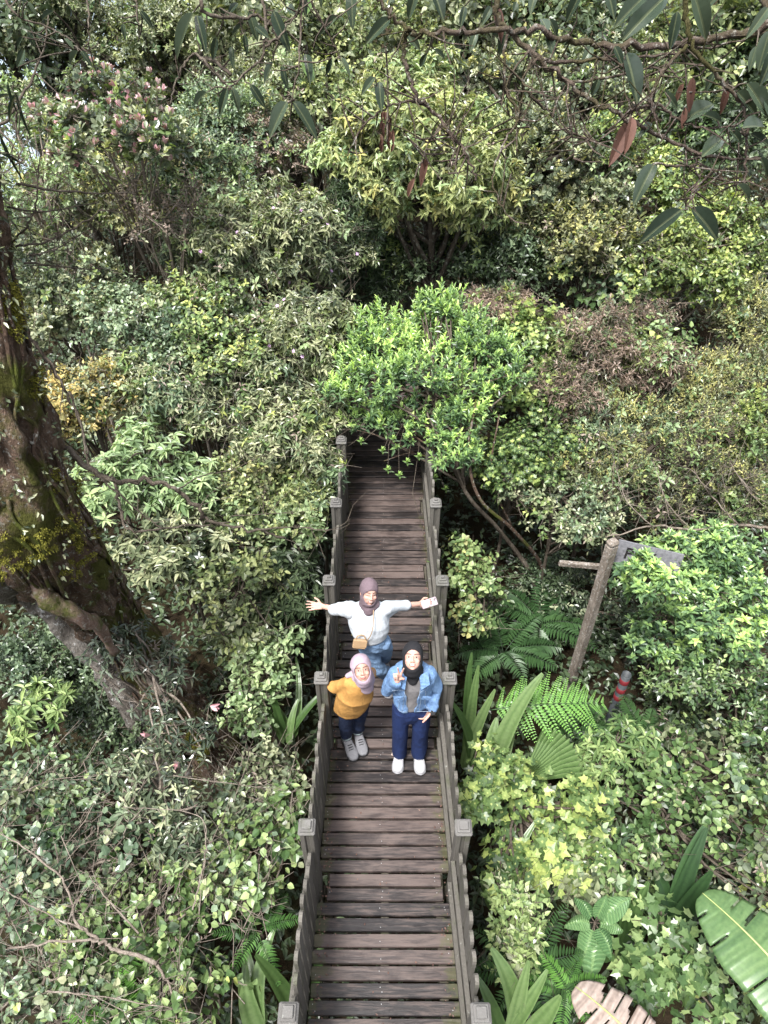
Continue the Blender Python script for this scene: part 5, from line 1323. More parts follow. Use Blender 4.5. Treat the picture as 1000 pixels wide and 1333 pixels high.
def text_mesh(body, size, origin, ex, ez, mat, parent, name='lettering', extr=.0015):
    cu = bpy.data.curves.new(name, 'FONT'); cu.body = body; cu.size = size; cu.extrude = extr; cu.align_x = 'CENTER'; cu.align_y = 'CENTER'; cu.offset = size*.012
    t = bpy.data.objects.new(name+'_curve', cu); COL.objects.link(t)
    dg = bpy.context.evaluated_depsgraph_get(); me = bpy.data.meshes.new_from_object(t.evaluated_get(dg))
    bpy.data.objects.remove(t)
    ob = bpy.data.objects.new(name, me); COL.objects.link(ob)
    ex, ez = nrm(ex), nrm(ez); ey = np.cross(ez, ex)       # ex: reading direction, ez: up of the letters, front = -ey
    nn = np.cross(ex, ez)
    M = Matrix(((ex[0], ez[0], nn[0], origin[0]), (ex[1], ez[1], nn[1], origin[1]), (ex[2], ez[2], nn[2], origin[2]), (0, 0, 0, 1)))
    pw = world_loc(parent); me.transform(Matrix.Translation(Vector(-pw)) @ M)
    me.materials.append(mat); ob.parent = parent
    return ob
text_mesh('PAV', .17, bc-e1*.08-e2*.016, e1, e3, M_BLACK, bd)
pb_ = at_z(789, 948, -1.7); zb = float(ground_z(pb_[0], pb_[1]))
o = empty('pipe', (pb_[0], pb_[1], zb), 'upright grey pipe with red bands beside the rosette bush', 'pipe')
m, nt = newmat('grey_plastic'); nz = noise(nt, 12, 4, .6, objco(nt)); finish(nt, ramp(nt, [(.3, (.025, .03, .035)), (.7, (.055, .06, .065))], nz.outputs[0]).outputs[0], .5); M_PIPE = m
m, nt = newmat('red_band'); finish(nt, (.12, .012, .016), .5); M_REDB = m
ztp = at_d(822, 862, depth((pb_[0], pb_[1], -.6)))[2]
ztp = -.62
def ringtube(mb, r, r2, z0, z1, n=20):
    a = np.arange(n)*2*PI/n; V = []
    for (rr, z) in ((r, z0), (r, z1), (r2, z1), (r2, z0)):
        V += [[pb_[0]+rr*math.cos(t), pb_[1]+rr*math.sin(t), z] for t in a]
    L = []
    for k in range(3):
        for i in range(n): j = (i+1) % n; L += [k*n+i, k*n+j, (k+1)*n+j, (k+1)*n+i]
    mb.add(V, L, [4]*(3*n))
mb = MB(); ringtube(mb, .05, .044, zb-.1, ztp); mb.build('tube', M_PIPE, o)
for zz in (-.10, -.26, -.40):
    mb = MB(); ringtube(mb, .0515, .049, ztp+zz-.045, ztp+zz+.03); mb.build('band', M_REDB, o)

# litter on the planks
g = np.random.default_rng(90); mb = MB(); n = 750
x = np.sign(g.random(n)-.68)*(.5-np.abs(g.normal(0, .05, n))); y = g.uniform(.1, 6.3, n)
far = g.random(n) < .2; x[far] = g.uniform(-.45, .45, far.sum())
hw = np.array([deck_hw(v) for v in y]); x = np.clip(x, -hw+.04, hw-.04)
P = np.stack([x, y, .006+0*x], 1); Dd = rdir(n, g); Dd[:, 2] = .05
sz = g.uniform(.006, .022, n); add_leaves(mb, 'oval3', P, Dd, np.array([0, 0, 1.])+g.normal(0, .15, (n, 3)), sz, sz*.6, g.random(n))
tag(mb.build('leaf_litter', [MT['brownleaf']]), 'small dead leaves and crumbs scattered along the plank edges', 'leaf litter', kind='stuff')
for lab, px, py, s, mt in (('yellow leaf lying on the planks right of the pink phone', 560, 763, .085, 'yellow'), ('yellow fallen leaf on the planks beside the beige bag', 457, 827, .07, 'yellow'), ('pinkish dead leaf on the planks left of the white shoes', 509, 983, .08, 'dry')):
    p = at_z(px, py, .012); mb = MB(); add_leaves(mb, 'oval', p[None], np.array([[1., .3, .03]]), np.array([[0, 0, 1.]]), s, s*.55, np.array([.7])); q = mb.build('fallen_leaf', MT[mt]); q['label'] = lab; q['category'] = 'leaf'
# ------------------------------------------------------------------ people
def ax3(u, f):
    """rows: right, front(forward), up from an up vector and a facing vector"""
    f = nrm(f); u = np.asarray(u, float); u = nrm(u-f*np.dot(u, f)); r = np.cross(u, -f)
    # seen from the front: r points to the viewer's right when u is up and f points at the viewer
    return r, f, u
class Blob:
    def __init__(s): s.mb = MB()
    def cap(s, p0, r0, p1, r1, n=16, flat=None):
        p0 = np.asarray(p0, float); p1 = np.asarray(p1, float); v = p1-p0; L = np.linalg.norm(v)
        T = v/max(L, 1e-6); x, _, z = frame_axes(T)
        if flat is not None:   # flat = (direction, factor): squash the section along a direction
            fd = nrm(np.asarray(flat[0], float)-T*np.dot(flat[0], T)); x = np.cross(T, fd); z = fd
        fz = flat[1] if flat is not None else 1
        k = 5; rings = []
        for i in range(k): a = -PI/2+PI/2*(i+.35)/k; rings.append((p0+T*r0*math.sin(a), r0*math.cos(a)))
        rings.append((p0, r0)); rings.append((p0+v*.5, (r0+r1)/2)); rings.append((p1, r1))
        for i in range(k): a = PI/2*(i+.65)/k; rings.append((p1+T*r1*math.sin(a), r1*math.cos(a)))
        s._rings(rings, x, z, n, fz)
    def _rings(s, rings, x, z, n, fz=1):
        a = np.arange(n)*2*PI/n; V = [rings[0][0]]
        V = [c+r*(np.cos(a)[:, None]*x+fz*np.sin(a)[:, None]*z) for c, r in rings]
        V = np.concatenate(V); m = len(rings); i = np.arange(m-1)[:, None]*n; j = np.arange(n)[None]; j2 = (j+1) % n
        L = np.stack([i+j, i+n+j, i+n+j2, i+j2], -1).reshape(-1)
        S = [4]*((m-1)*n)
        L = np.concatenate([L, np.arange(n), np.arange(m*n-1, (m-1)*n-1, -1)]); S += [n, n]
        s.mb.add(V, L, S)
    def ell(s, c, r, A=None, n=24):
        A = np.eye(3) if A is None else np.asarray(A, float); c = np.asarray(c, float)
        m = 14; V = []; a = np.arange(n)*2*PI/n
        for i in range(m):
            b = -PI/2+PI*(i+.5)/m
            V.append(np.stack([np.cos(a)*math.cos(b)*r[0], np.sin(a)*math.cos(b)*r[1], np.full(n, math.sin(b)*r[2])], 1)@A+c)
        V = np.concatenate(V); i = np.arange(m-1)[:, None]*n; j = np.arange(n)[None]; j2 = (j+1) % n
        L = np.stack([i+j, i+j2, i+n+j2, i+n+j], -1).reshape(-1); S = [4]*((m-1)*n)
        L = np.concatenate([L, np.arange(n-1, -1, -1), np.arange((m-1)*n, m*n)]); S += [n, n]
        s.mb.add(V, L, S)
    def loft(s, secs, n=28, pw=1.0, closed=True):
        """secs: (centre, right vector*rx, front vector*ry) ; superellipse sections"""
        a = np.arange(n)*2*PI/n; V = []
        ca = np.sign(np.cos(a))*np.abs(np.cos(a))**pw; sa = np.sign(np.sin(a))*np.abs(np.sin(a))**pw
        for c, rx, ry in secs: V.append(np.asarray(c, float)+ca[:, None]*np.asarray(rx, float)+sa[:, None]*np.asarray(ry, float))
        V = np.concatenate(V); m = len(secs); i = np.arange(m-1)[:, None]*n; j = np.arange(n)[None]; j2 = (j+1) % n
        L = np.stack([i+j, i+j2, i+n+j2, i+n+j], -1).reshape(-1); S = [4]*((m-1)*n)
        L = np.concatenate([L, np.arange(n-1, -1, -1), np.arange((m-1)*n, m*n)]); S += [n, n]
        s.mb.add(V, L, S)
    def mesh(s, voxel, smooth=4, fac=.5):
        o = s.mb.build('tmp', bpy.data.materials[0])
        r = o.modifiers.new('r', 'REMESH'); r.mode = 'VOXEL'; r.voxel_size = voxel
        if smooth: q = o.modifiers.new('s', 'SMOOTH'); q.factor = fac; q.iterations = smooth
        dg = bpy.context.evaluated_depsgraph_get()
        me = bpy.data.meshes.new_from_object(o.evaluated_get(dg)); bpy.data.objects.remove(o)
        n = len(me.vertices); V = np.empty(n*3, np.float32); me.vertices.foreach_get('co', V)
        nl = len(me.loops); L = np.empty(nl, np.int32); me.loops.foreach_get('vertex_index', L)
        N_ = np.empty(n*3, np.float32); me.vertices.foreach_get('normal', N_)
        S = np.empty(len(me.polygons), np.int32); me.polygons.foreach_get('loop_total', S)
        bpy.data.meshes.remove(me)
        return V.reshape(-1, 3).astype(float), L, S, N_.reshape(-1, 3).astype(float)
def put(name, mats, parent, V, L, S, mat=0, col=None, solid=0):
    mb = MB(); mb.add(V, L, S, mat)
    o = mb.build(name, mats, parent)
    if col is not None:
        a = o.data.attributes.new('col', 'FLOAT_COLOR', 'POINT'); c = np.ones((len(V), 4), np.float32); c[:, :3] = col; a.data.foreach_set('color', c.ravel())
    if solid: m = o.modifiers.new('thickness', 'SOLIDIFY'); m.thickness = solid; m.offset = 0
    return o
def facemask(V, L, S, keep):
    """drop the faces whose centre fails keep (all quads)"""
    F = L.reshape(-1, 4); c = V[F].mean(1); k = keep(c); F = F[k]
    used = np.unique(F); mp = -np.ones(len(V), int); mp[used] = np.arange(len(used))
    return V[used], mp[F].ravel(), np.full(len(F), 4), used
def soft_edge(V, L, it=8, fac=.6):
    F = L.reshape(-1, 4); E = np.concatenate([F[:, [0, 1]], F[:, [1, 2]], F[:, [2, 3]], F[:, [3, 0]]]); Es = np.sort(E, 1)
    ue, cnt = np.unique(Es, axis=0, return_counts=True); b = ue[cnt == 1]
    V = V.copy()
    for _ in range(it):
        s_ = np.zeros_like(V); n = np.zeros(len(V))
        np.add.at(s_, b[:, 0], V[b[:, 1]]); np.add.at(s_, b[:, 1], V[b[:, 0]]); np.add.at(n, b[:, 0], 1); np.add.at(n, b[:, 1], 1)
        k = n >= 2; V[k] = V[k]*(1-fac)+fac*s_[k]/n[k][:, None]
    return V
def wrinkle(V, Nn, amp, f1=(9, 14, 22), seed=0, dirn=None):
    s = seed*1.7; w = np.zeros(len(V))
    P = V+.03*np.sin(V[:, ::-1]*11+s)
    for k, f in enumerate(f1):
        g_ = np.random.default_rng(seed*10+k); d = nrm(g_.normal(size=3)*(1, 1, .55)) if dirn is None else nrm(np.asarray(dirn)+.5*g_.normal(size=3))
        w += (1-np.abs(np.sin(P@d*f*PI/2+s+k*2.1)))**2*(.9/(k+1))-.3/(k+1)
    return V+Nn*(amp*w)[:, None]

m, nt = newmat('skin'); a_ = attr(nt, 'col'); nz = noise(nt, 60, 3, .5, objco(nt))
c_ = mixc(nt, .25, a_.outputs['Color'], ramp(nt, [(.3, (.85, .8, .8)), (.7, (1.1, 1.1, 1.1))], nz.outputs[0]).outputs[0], 'MULTIPLY'); finish(nt, c_, .5, .35, sub=.15); M_SKIN = m
SKIN = np.array([.49, .295, .235])

def hand(B, wrist, d, pn, mode='open', k=1.0, side=1):
    """d: direction of the fingers, pn: palm normal; thumb on side*cross(d, pn). Five separate fingers."""
    d = nrm(d); pn = nrm(np.asarray(pn, float)-d*np.dot(pn, d)); sv = np.cross(d, pn)*side
    w = np.asarray(wrist, float)
    for t in (-.026, -.009, .009, .026):
        B.cap(w+d*.012*k+sv*t*.62*k, .0125*k, w+d*.078*k+sv*t*k, .0112*k, 10)
    ln = [.068, .078, .072, .056]
    for i in range(4):
        off = (.030-.0195*i)*k; b = w+d*(.082-(.006 if i == 3 else 0))*k+sv*off
        spread = {'open': .20, 'peace': .20, 'grip': .03, 'relax': .06}[mode]*(1.5-i)/1.5
        curl = {'open': (.08, .12, .1), 'peace': (.03, .04, .04) if i < 2 else (1.35, 1.55, 1.1), 'grip': (.75, .8, .6), 'relax': (.3+.08*i, .4, .3)}[mode]
        if mode == 'peace' and i < 2: spread = (.24, -.14)[i]
        ang = 0; p = b; dd = nrm(d+sv*spread); L0 = ln[i]*k
        for s_, (fr, c) in enumerate(zip((.45, .32, .25), curl)):
            ang += c; v = dd*math.cos(ang)+pn*math.sin(ang); q = p+v*L0*fr
            B.cap(p, (.0088-.0008*s_)*k, q, (.0080-.0009*s_)*k, 10); p = q
    # thumb from the side of the palm near its base
    b = w+d*.028*k+sv*.028*k
    if mode == 'peace': tg = [(nrm(d*.5+sv*.35+pn*.6), .04), (nrm(d*.45-sv*.9+pn*.35), .035)]
    elif mode == 'grip': tg = [(nrm(d*.6+sv*.6+pn*.6), .038), (nrm(d*.7-sv*.1+pn*.5), .03)]
    else: tg = [(nrm(d*.62+sv*.8+pn*.15), .042), (nrm(d*.85+sv*.5+pn*.1), .032)]
    p = b
    for (v, l), r in zip(tg, (.0112, .0095)):
        q = p+v*l*k; B.cap(p, r*k, q, (r-.0012)*k, 10); p = q

def head(B, c, A, k=1.0):
    r, f, u = A
    P = lambda x, y, z: c+(r*x+f*y+u*z)*k
    B.ell(P(0, -.012, .022), np.array([.072, .088, .088])*k, [r, f, u])
    B.ell(P(0, .022, -.034), np.array([.061, .060, .066])*k, [r, f, u])        # jaw and cheeks
    B.ell(P(0, .056, -.082), np.array([.021, .018, .017])*k, [r, f, u])        # chin
    for s in (-1, 1):
        B.ell(P(s*.034, .056, -.022), np.array([.021, .018, .020])*k, [r, f, u])
        B.ell(P(s*.072, -.005, -.008), np.array([.007, .016, .028])*k, [r, f, u])   # ears
    B.cap(P(0, .080, .016), .0065*k, P(0, .094, -.016), .0088*k, 10)            # nose
    for s in (-1, 1): B.ell(P(s*.011, .088, -.020), np.array([.0075, .008, .007])*k, [r, f, u])
    B.ell(P(0, .082, -.0435), np.array([.022, .0075, .0055])*k, [r, f, u]); B.ell(P(0, .080, -.0535), np.array([.018, .0075, .006])*k, [r, f, u])
def face_col(V, c, A, k, skin, smile=1, closed=False, hs=1.0):
    r, f, u = A; q = (V-c)/k; x = q@r; y = q@f; z = q@u
    C = np.tile(skin, (len(V), 1)); front = y > .035
    def blend(mask, col, a=1.0):
        mm = np.clip(mask, 0, 1)[:, None]*a; C[:] = C*(1-mm)+np.array(col)*mm
    el = lambda x0, z0, rx, rz: np.clip((1-((x-x0)/rx)**2-((z-z0)/rz)**2)*3, 0, 1)*front
    for s in (-1, 1):
        blend(el(s*.037, -.028, .020, .016), (.50, .24, .20), .18)
        if not closed:
            blend(el(s*.030, .011, .0195, .0095), (.16, .09, .07), .55)
            blend(el(s*.030, .010, .0150, .0058), (.55, .47, .43), .9)
            blend(el(s*.030, .010, .0068, .0062), (.03, .02, .016), 1)
        else:
            blend(el(s*.030, .006+.0, .019, .0042), (.05, .025, .02), 1)
        bz = .034-((x-s*.032)**2)*7
        blend(np.clip(1-np.abs(z-bz)/.0055, 0, 1)*(np.abs(x-s*.032) < .023)*front*2, (.055, .035, .028), .9)
        blend(el(s*.0105, -.027, .005, .0035), (.16, .07, .055), .8)
    mz = -.0475+smile*6*x**2
    blend(np.clip(1.25-np.abs(z-mz)/(.0085 if smile >= 1 else .0062), 0, 1)*(np.abs(x) < .024)*front*2, (.40, .13, .12), .8)
    if smile < 1: blend(np.clip(1.2-np.abs(z-mz)/.0018, 0, 1)*(np.abs(x) < .022)*front, (.16, .05, .05), .8)
    if smile >= 1: blend(np.clip(1.2-np.abs(z-mz)/.0034, 0, 1)*(np.abs(x) < .017)*front*2, (.75, .70, .66), .9)
    blend(np.clip(1-np.abs(z+.003)/.03, 0, 1)*np.clip(1-np.abs(np.abs(x)-.0155)/.004, 0, 1)*front, (.33, .17, .12), .35)
    return C

def hijab(parent, c, A, k, mat, seed, oval=(.056, .0, .074), neck=None, drape=None, tail=None, under=None):
    r, f, u = A; B = Blob(); P = lambda x, y, z: c+(r*x+f*y+u*z)*k
    B.ell(P(0, -.018, .022), np.array([.086, .100, .106])*k, [r, f, u])
    B.ell(P(0, .006, -.040), np.array([.080, .080, .085])*k, [r, f, u])
    B.ell(P(0, .020, -.080), np.array([.062, .070, .050])*k, [r, f, u])
    if neck is not None: B.cap(P(0, -.005, -.085), .072*k, neck, .085*k, 20)
    for e in (drape or []): B.cap(*e)
    if tail: B.cap(*tail)
    V, L, S, Nn = B.mesh(.006, 5)
    q = (V-c)@f
    V = wrinkle(V, Nn, .009, (7, 12, 19), seed, dirn=u*1.0+f*.35)
    def keep(cc):
        d = (cc-c)/k; x = d@r; y = d@f; z = d@u
        return ~((y > .0) & ((x/oval[0])**2+((z-oval[1])/oval[2])**2 < 1))
    V2, L2, S2, _ = facemask(V, L, S, keep)
    F = L2.reshape(-1, 4); E = np.concatenate([F[:, [0, 1]], F[:, [1, 2]], F[:, [2, 3]], F[:, [3, 0]]]); E.sort(1)
    ue, cnt = np.unique(E, axis=0, return_counts=True); bd = np.unique(ue[cnt == 1])
    d = (V2[bd]-c)/k; x = d@r; y = d@f; z = d@u; ok = (y > -.01) & ((x/oval[0])**2+((z-oval[1])/oval[2])**2 < 2)
    bd = bd[ok]; x, y, z = x[ok], y[ok], z[ok]; q = np.sqrt((x/oval[0])**2+((z-oval[1])/oval[2])**2)
    V2[bd] = P3 = c+k*((x/q)[:, None]*r+(y-.004)[:, None]*f+(oval[1]+(z-oval[1])/q)[:, None]*u)
    o = put('hijab', mat, parent, V2, L2, S2, solid=.004)
    if under is not None:
        V3, L3, S3, _ = facemask(V-Nn*.006, L, S, lambda cc: (lambda d: ((d@f) > 0) & (((d@r)/(oval[0]+.008))**2+(((d@u)-oval[1])/(oval[2]+.008))**2 < 1) & (((d@r)/(oval[0]-.004))**2+(((d@u)-oval[1])/(oval[2]-.006))**2 > 1) & ((d@u) > .02))((cc-c)/k))
    return o

def limb(B, pts, rs, n=18):
    for i in range(len(pts)-1): B.cap(pts[i], rs[i], pts[i+1], rs[i+1], n)
def shoe(parent, ankle, toe, mats, high=.05, w=.042):
    a = np.asarray(ankle, float).copy(); t = np.asarray(toe, float).copy(); a[2] = 0; t[2] = 0
    f = nrm(t-a); s = np.array([f[1], -f[0], 0]); u = np.array([0, 0, 1.]); heel = a-f*.045; Lf = np.linalg.norm(t-heel)
    B = Blob(); secs = []
    for q, ww, hh in ((.0, .026, .05), (.06, .034, .075), (.2, .037, .085), (.38, .038, .07), (.55, .043, .056), (.75, .046, .048), (.9, .038, .042), (.985, .020, .030)):
        c = heel+f*Lf*q+u*(hh/2+.014)
        secs.append((c, s*ww*w/.042, u*hh/2))
    B.loft(secs, 22, .85)
    if high > .03: B.cap(a+u*.05, .040, a+u*(.055+high), .042, 16)
    V, L, S, Nn = B.mesh(.005, 4); o = put('shoe', mats[0], parent, V, L, S)
    mb = MB(); n = 22; t_ = np.linspace(0, 2*PI, n, endpoint=False)
    pts = np.stack([np.cos(t_), np.sin(t_)], 1); base = []
    for cx, sy in pts:
        q = .5+.5*cx; ww = np.interp(q, [0, .06, .2, .4, .6, .78, .93, 1], [.012, .034, .038, .037, .045, .048, .036, .012])*w/.042
        base.append(heel+f*Lf*(q*1.02-.01)+s*ww*np.sign(sy)*min(1, abs(sy)*2.2+.25)*1.04)
    base = np.array(base); V = np.concatenate([base+u*.004, base+u*.026]); L = []; S = []
    for i in range(n): j = (i+1) % n; L += [i, j, n+j, n+i]; S.append(4)
    L += list(range(n-1, -1, -1))+list(range(n, 2*n)); S += [n, n]
    mb.add(V, L, S); mb.build('sole', mats[1], o)
    mb = MB()
    for i in range(4):
        c = heel+f*Lf*(.5+.075*i)+u*(.085-.009*i); box(mb, c, (.020, .003, .0022), [s, f, u])
    mb.build('laces', mats[2], o)
    return o

M_SOLEK = cloth_mat('dark_rubber', (.03, .03, .032), bstr=.1); M_WHITE = cloth_mat('white_canvas', (.40, .40, .42), bstr=.2); M_GREYS = cloth_mat('grey_suede', (.20, .20, .215), bstr=.3); M_LACE = cloth_mat('lace', (.35, .35, .36))
M_NAVY = cloth_mat('navy_denim', (.014, .030, .105), (.009, .018, .065), fold=11); M_NAVYD = cloth_mat('dark_denim', (.016, .028, .065), (.009, .014, .035), fold=13)
M_LBLUE = cloth_mat('washed_denim', (.13, .22, .37), (.22, .33, .49), fold=9, bstr=.5); M_JACK = cloth_mat('jacket_denim', (.075, .15, .30), (.18, .29, .47), fold=17, bstr=.6)
M_MUST = cloth_mat('mustard_fleece', (.44, .245, .075), (.37, .185, .05), fold=9, bstr=.3); M_WTOP = cloth_mat('white_linen', (.42, .455, .49), (.48, .51, .54), fold=7, bstr=.3)
M_GREYT = cloth_mat('grey_knit', (.20, .19, .19), fold=30, bstr=.15); M_HBLK = cloth_mat('black_jersey', (.010, .010, .012), (.018, .018, .021), fold=8, bstr=.2); M_HLIL = cloth_mat('lilac_voile', (.27, .205, .25), (.34, .265, .31), fold=7, bstr=.2)
M_HMAU = cloth_mat('mauve_voile', (.105, .075, .088), (.15, .11, .125), fold=9); M_BEIGE = cloth_mat('beige_leather', (.33, .225, .13), (.28, .19, .11), rough=.5, bstr=.1); M_STITCH = cloth_mat('pale_stitching', (.36, .44, .54))
M_PHONE = cloth_mat('pale_pink_case', (.42, .35, .38), rough=.35, weave=5, bstr=0); M_SOCK = cloth_mat('pale_sock', (.55, .66, .66))

def body(parent, J, A, k=1.0, skin=SKIN, hands=(), face={}):
    """one continuous body: head, neck, trunk, arms, legs and hands grown together"""
    B = Blob(); hc = J['head']; head(B, hc, A, k)
    r, f, u = A
    B.cap(hc-u*.07*k-f*.012*k, .046*k, J['neck'], .05*k)
    ch, wa, pe = J['chest'], J['waist'], J['pelvis']; R_, F_ = J['R'], J['F']
    B.loft([(pe-[0, 0, .06], R_*.10, F_*.07), (pe, R_*.11, F_*.08), (wa, R_*.105, F_*.075), (ch, R_*.115, F_*.08), (ch+(J['neck']-ch)*.55, R_*.105, F_*.065), (J['neck'], R_*.05, F_*.045)])
    for s in ('L', 'R'):
        limb(B, [J['sh'+s], J['el'+s], J['wr'+s]], [.034*k, .031*k, .024*k], 14)
        limb(B, [J['hip'+s], J['kn'+s], J['an'+s]], [.066*k, .052*k, .033*k], 16)
        a = J['an'+s]; t = J['toe'+s]; B.cap((a[0], a[1], .045), .03, (t[0]*.8+a[0]*.2, t[1]*.8+a[1]*.2, .035), .022)
        B.cap(a, .033*k, (a[0], a[1], .05), .034*k)
    for w, d, pn, mode, side in hands: hand(B, w, d, pn, mode, k, side)
    V, L, S, Nn = B.mesh(.0042, 3, .4)
    C = face_col(V, hc, A, k, skin, **face)
    return put('body', M_SKIN, parent, V, L, S, col=C)

def seam(parent, pts, V, Nn, mat, name='stitching', w=.0016, lift=.004):
    """thin stitched line laid on the nearest surface points"""
    q = spline(pts, 5); idx = [np.linalg.norm(V-p, axis=1).argmin() for p in q]
    Q = V[idx]+Nn[idx]*lift; Q = Q[::2]; Q[1:-1] = (Q[:-2]+Q[1:-1]*2+Q[2:])/4; mb = MB(); tube(mb, spline(Q, 3), w, 4); return mb.build(name, mat, parent)

# ---------------- the woman in the denim jacket
def person_denim():
    O = np.array([.208, 3.30, 0.]); o = empty('person', O, 'woman in a black hijab, open denim jacket and wide navy jeans making a peace sign', 'person')
    W = lambda x, y, z: O+np.array([x, y, z])
    hc = W(-.004, .0, 1.435)
    fr = nrm(C0-hc+np.array([0, 0, -1.2])); up = np.array([.03, .7, .7]); A = ax3(up, fr)
    J = dict(head=hc, neck=W(0, .01, 1.30), chest=W(0, 0, 1.14), waist=W(0, .01, .98), pelvis=W(0, 0, .84), R=np.array([1., 0, 0]), F=np.array([0, -1., 0]),
             shL=W(-.135, .0, 1.23), elL=W(-.19, -.03, 1.05), wrL=W(-.118, -.125, 1.315), shR=W(.135, .0, 1.23), elR=W(.19, .02, .99), wrR=W(.158, -.10, .85),
             hipL=W(-.085, 0, .82), knL=W(-.09, -.02, .44), anL=W(-.085, -.0, .09), hipR=W(.085, 0, .82), knR=W(.09, -.02, .44), anR=W(.08, -.0, .09),
             toeL=W(-.105, -.19, .03), toeR=W(.10, -.20, .03))
    body(o, J, A, .96, hands=[(J['wrL'], (.0, .06, 1), (.1, -1, .35), 'peace', 1), (J['wrR'], (-.45, .15, -.9), (-.8, .3, .1), 'relax', -1)], face=dict(smile=1))
    hijab(o, hc, A, .96, M_HBLK, 2, oval=(.0635, -.008, .076), neck=W(0, -.02, 1.30), drape=[(W(0, -.045, 1.29), .066, W(0, -.07, 1.245), .045, 18), (W(-.035, -.01, 1.28), .05, W(.035, -.01, 1.28), .05, 18)])
    # shirt
    B = Blob(); B.loft([(W(0, -.0, .86), (.155, 0, 0), (0, -.118, 0)), (W(0, 0, 1.0), (.14, 0, 0), (0, -.112, 0)), (W(0, 0, 1.15), (.15, 0, 0), (0, -.118, 0)), (W(0, 0, 1.25), (.13, 0, 0), (0, -.095, 0)), (W(0, 0, 1.32), (.06, 0, 0), (0, -.06, 0))])
    V, L, S, Nn = B.mesh(.008, 4); put('shirt', M_GREYT, o, wrinkle(V, Nn, .004, seed=3), L, S)
    # jacket: body open at the front, sleeves, collar
    B = Blob()
    B.loft([(W(0, .01, .845), (.148, 0, 0), (0, -.125, 0)), (W(0, .01, .88), (.155, 0, 0), (0, -.138, 0)), (W(0, .01, 1.0), (.150, 0, 0), (0, -.138, 0)), (W(0, .01, 1.14), (.156, 0, 0), (0, -.140, 0)), (W(0, .01, 1.245), (.142, 0, 0), (0, -.118, 0)), (W(0, .01, 1.30), (.10, 0, 0), (0, -.085, 0)), (W(0, .01, 1.325), (.06, 0, 0), (0, -.06, 0))], pw=.9)
    for s in ('L', 'R'):
        limb(B, [J['sh'+s]+np.array([0, 0, -.01]), J['el'+s], J['wr'+s]*.82+J['el'+s]*.18], [.058, .049, .042])
        w_ = J['wr'+s]*.86+J['el'+s]*.14; e_ = J['wr'+s]*.72+J['el'+s]*.28; B.cap(e_, .046, w_, .043, 18)
    V, L, S, Nn = B.mesh(.007, 5); Vw = wrinkle(V, Nn, .016, (9, 15, 24), 5)
    def keep(c):
        q = c-O; z = q[:, 2]; gap = .042+.035*np.clip((z-1.10)/.15, 0, 1)-.022*np.clip((1.0-z)/.15, 0, 1)+.006*np.sin(z*40)
        return ~((q[:, 1] < -.03) & (np.abs(q[:, 0]+.005) < gap) & (z > .80) & (q[:, 0] > -.10)) & ~(z < .852+.012*np.sin(q[:, 0]*25))
    V2, L2, S2, used = facemask(Vw, L, S, keep); V2 = soft_edge(V2, L2)
    jk = put('denim_jacket', M_JACK, o, V2, L2, S2, solid=.005); N2 = Nn[used]
    seam(jk, [W(-.16, -.13, .885), W(-.10, -.16, .882), W(-.04, -.16, .88)], V2, N2, M_STITCH); seam(jk, [W(.04, -.16, .88), W(.10, -.16, .882), W(.17, -.12, .885)], V2, N2, M_STITCH)
    for s in (-1, 1):
        seam(jk, [W(s*.06, -.16, 1.17), W(s*.11, -.15, 1.165), W(s*.16, -.12, 1.17)], V2, N2, M_STITCH); seam(jk, [W(s*.075, -.16, 1.15), W(s*.085, -.16, 1.02), W(s*.07, -.16, .89)], V2, N2, M_STITCH)
        seam(jk, [W(s*.135, -.14, 1.15), W(s*.125, -.14, 1.02), W(s*.13, -.14, .89)], V2, N2, M_STITCH); seam(jk, [W(s*.05, -.16, 1.2), W(s*.048, -.16, 1.05), W(s*.032, -.16, .87)], V2, N2, M_STITCH)
        # collar wing
        mb = MB(); c0 = W(s*.045, -.085, 1.315); P4 = [c0, W(s*.115, -.045, 1.318), W(s*.125, -.125, 1.255), W(s*.062, -.150, 1.225)]
        V4 = np.array(P4+[p+np.array([0, -.004, .012]) for p in P4]); mb.add(V4, [3, 2, 1, 0, 4, 5, 6, 7, 0, 1, 5, 4, 1, 2, 6, 5, 2, 3, 7, 6, 3, 0, 4, 7], [4]*6, smooth=False); mb.build('collar', M_JACK, jk)
        mb = MB(); box(mb, W(s*.108, -.152, 1.12), (.032, .004, .018)); mb.build('pocket_flap', M_JACK, jk)
    # wide jeans
    B = Blob()
    B.loft([(W(0, .0, .62), (.150, 0, 0), (0, -.085, 0)), (W(0, .0, .72), (.160, 0, 0), (0, -.112, 0)), (W(0, 0, .80), (.156, 0, 0), (0, -.120, 0)), (W(0, 0, .90), (.138, 0, 0), (0, -.110, 0))])
    for s in (-1, 1): B.loft([(W(s*.082, -.0, .045), (.070, 0, 0), (0, -.092, 0)), (W(s*.083, -.0, .25), (.069, 0, 0), (0, -.092, 0)), (W(s*.083, -.012, .45), (.072, 0, 0), (0, -.092, 0)), (W(s*.080, 0, .65), (.080, 0, 0), (0, -.102, 0)), (W(s*.074, 0, .78), (.080, 0, 0), (0, -.108, 0))])
    V, L, S, Nn = B.mesh(.007, 4); V = wrinkle(V, Nn, .011, (5, 9, 15), 8, dirn=(0.9, 0, .25)); put('jeans', M_NAVY, o, V, L, S)
    shoe(o, J['anL'], J['toeL'], (M_WHITE, M_WHITE, M_LACE), 0, .045); shoe(o, J['anR'], J['toeR'], (M_WHITE, M_WHITE, M_LACE), 0, .045)
    mb = MB(); v = nrm(J['wrR']-J['elR']); c = J['wrR']-v*.004; x, _, z = frame_axes(v); a = np.linspace(0, 2*PI, 19)[:-1]
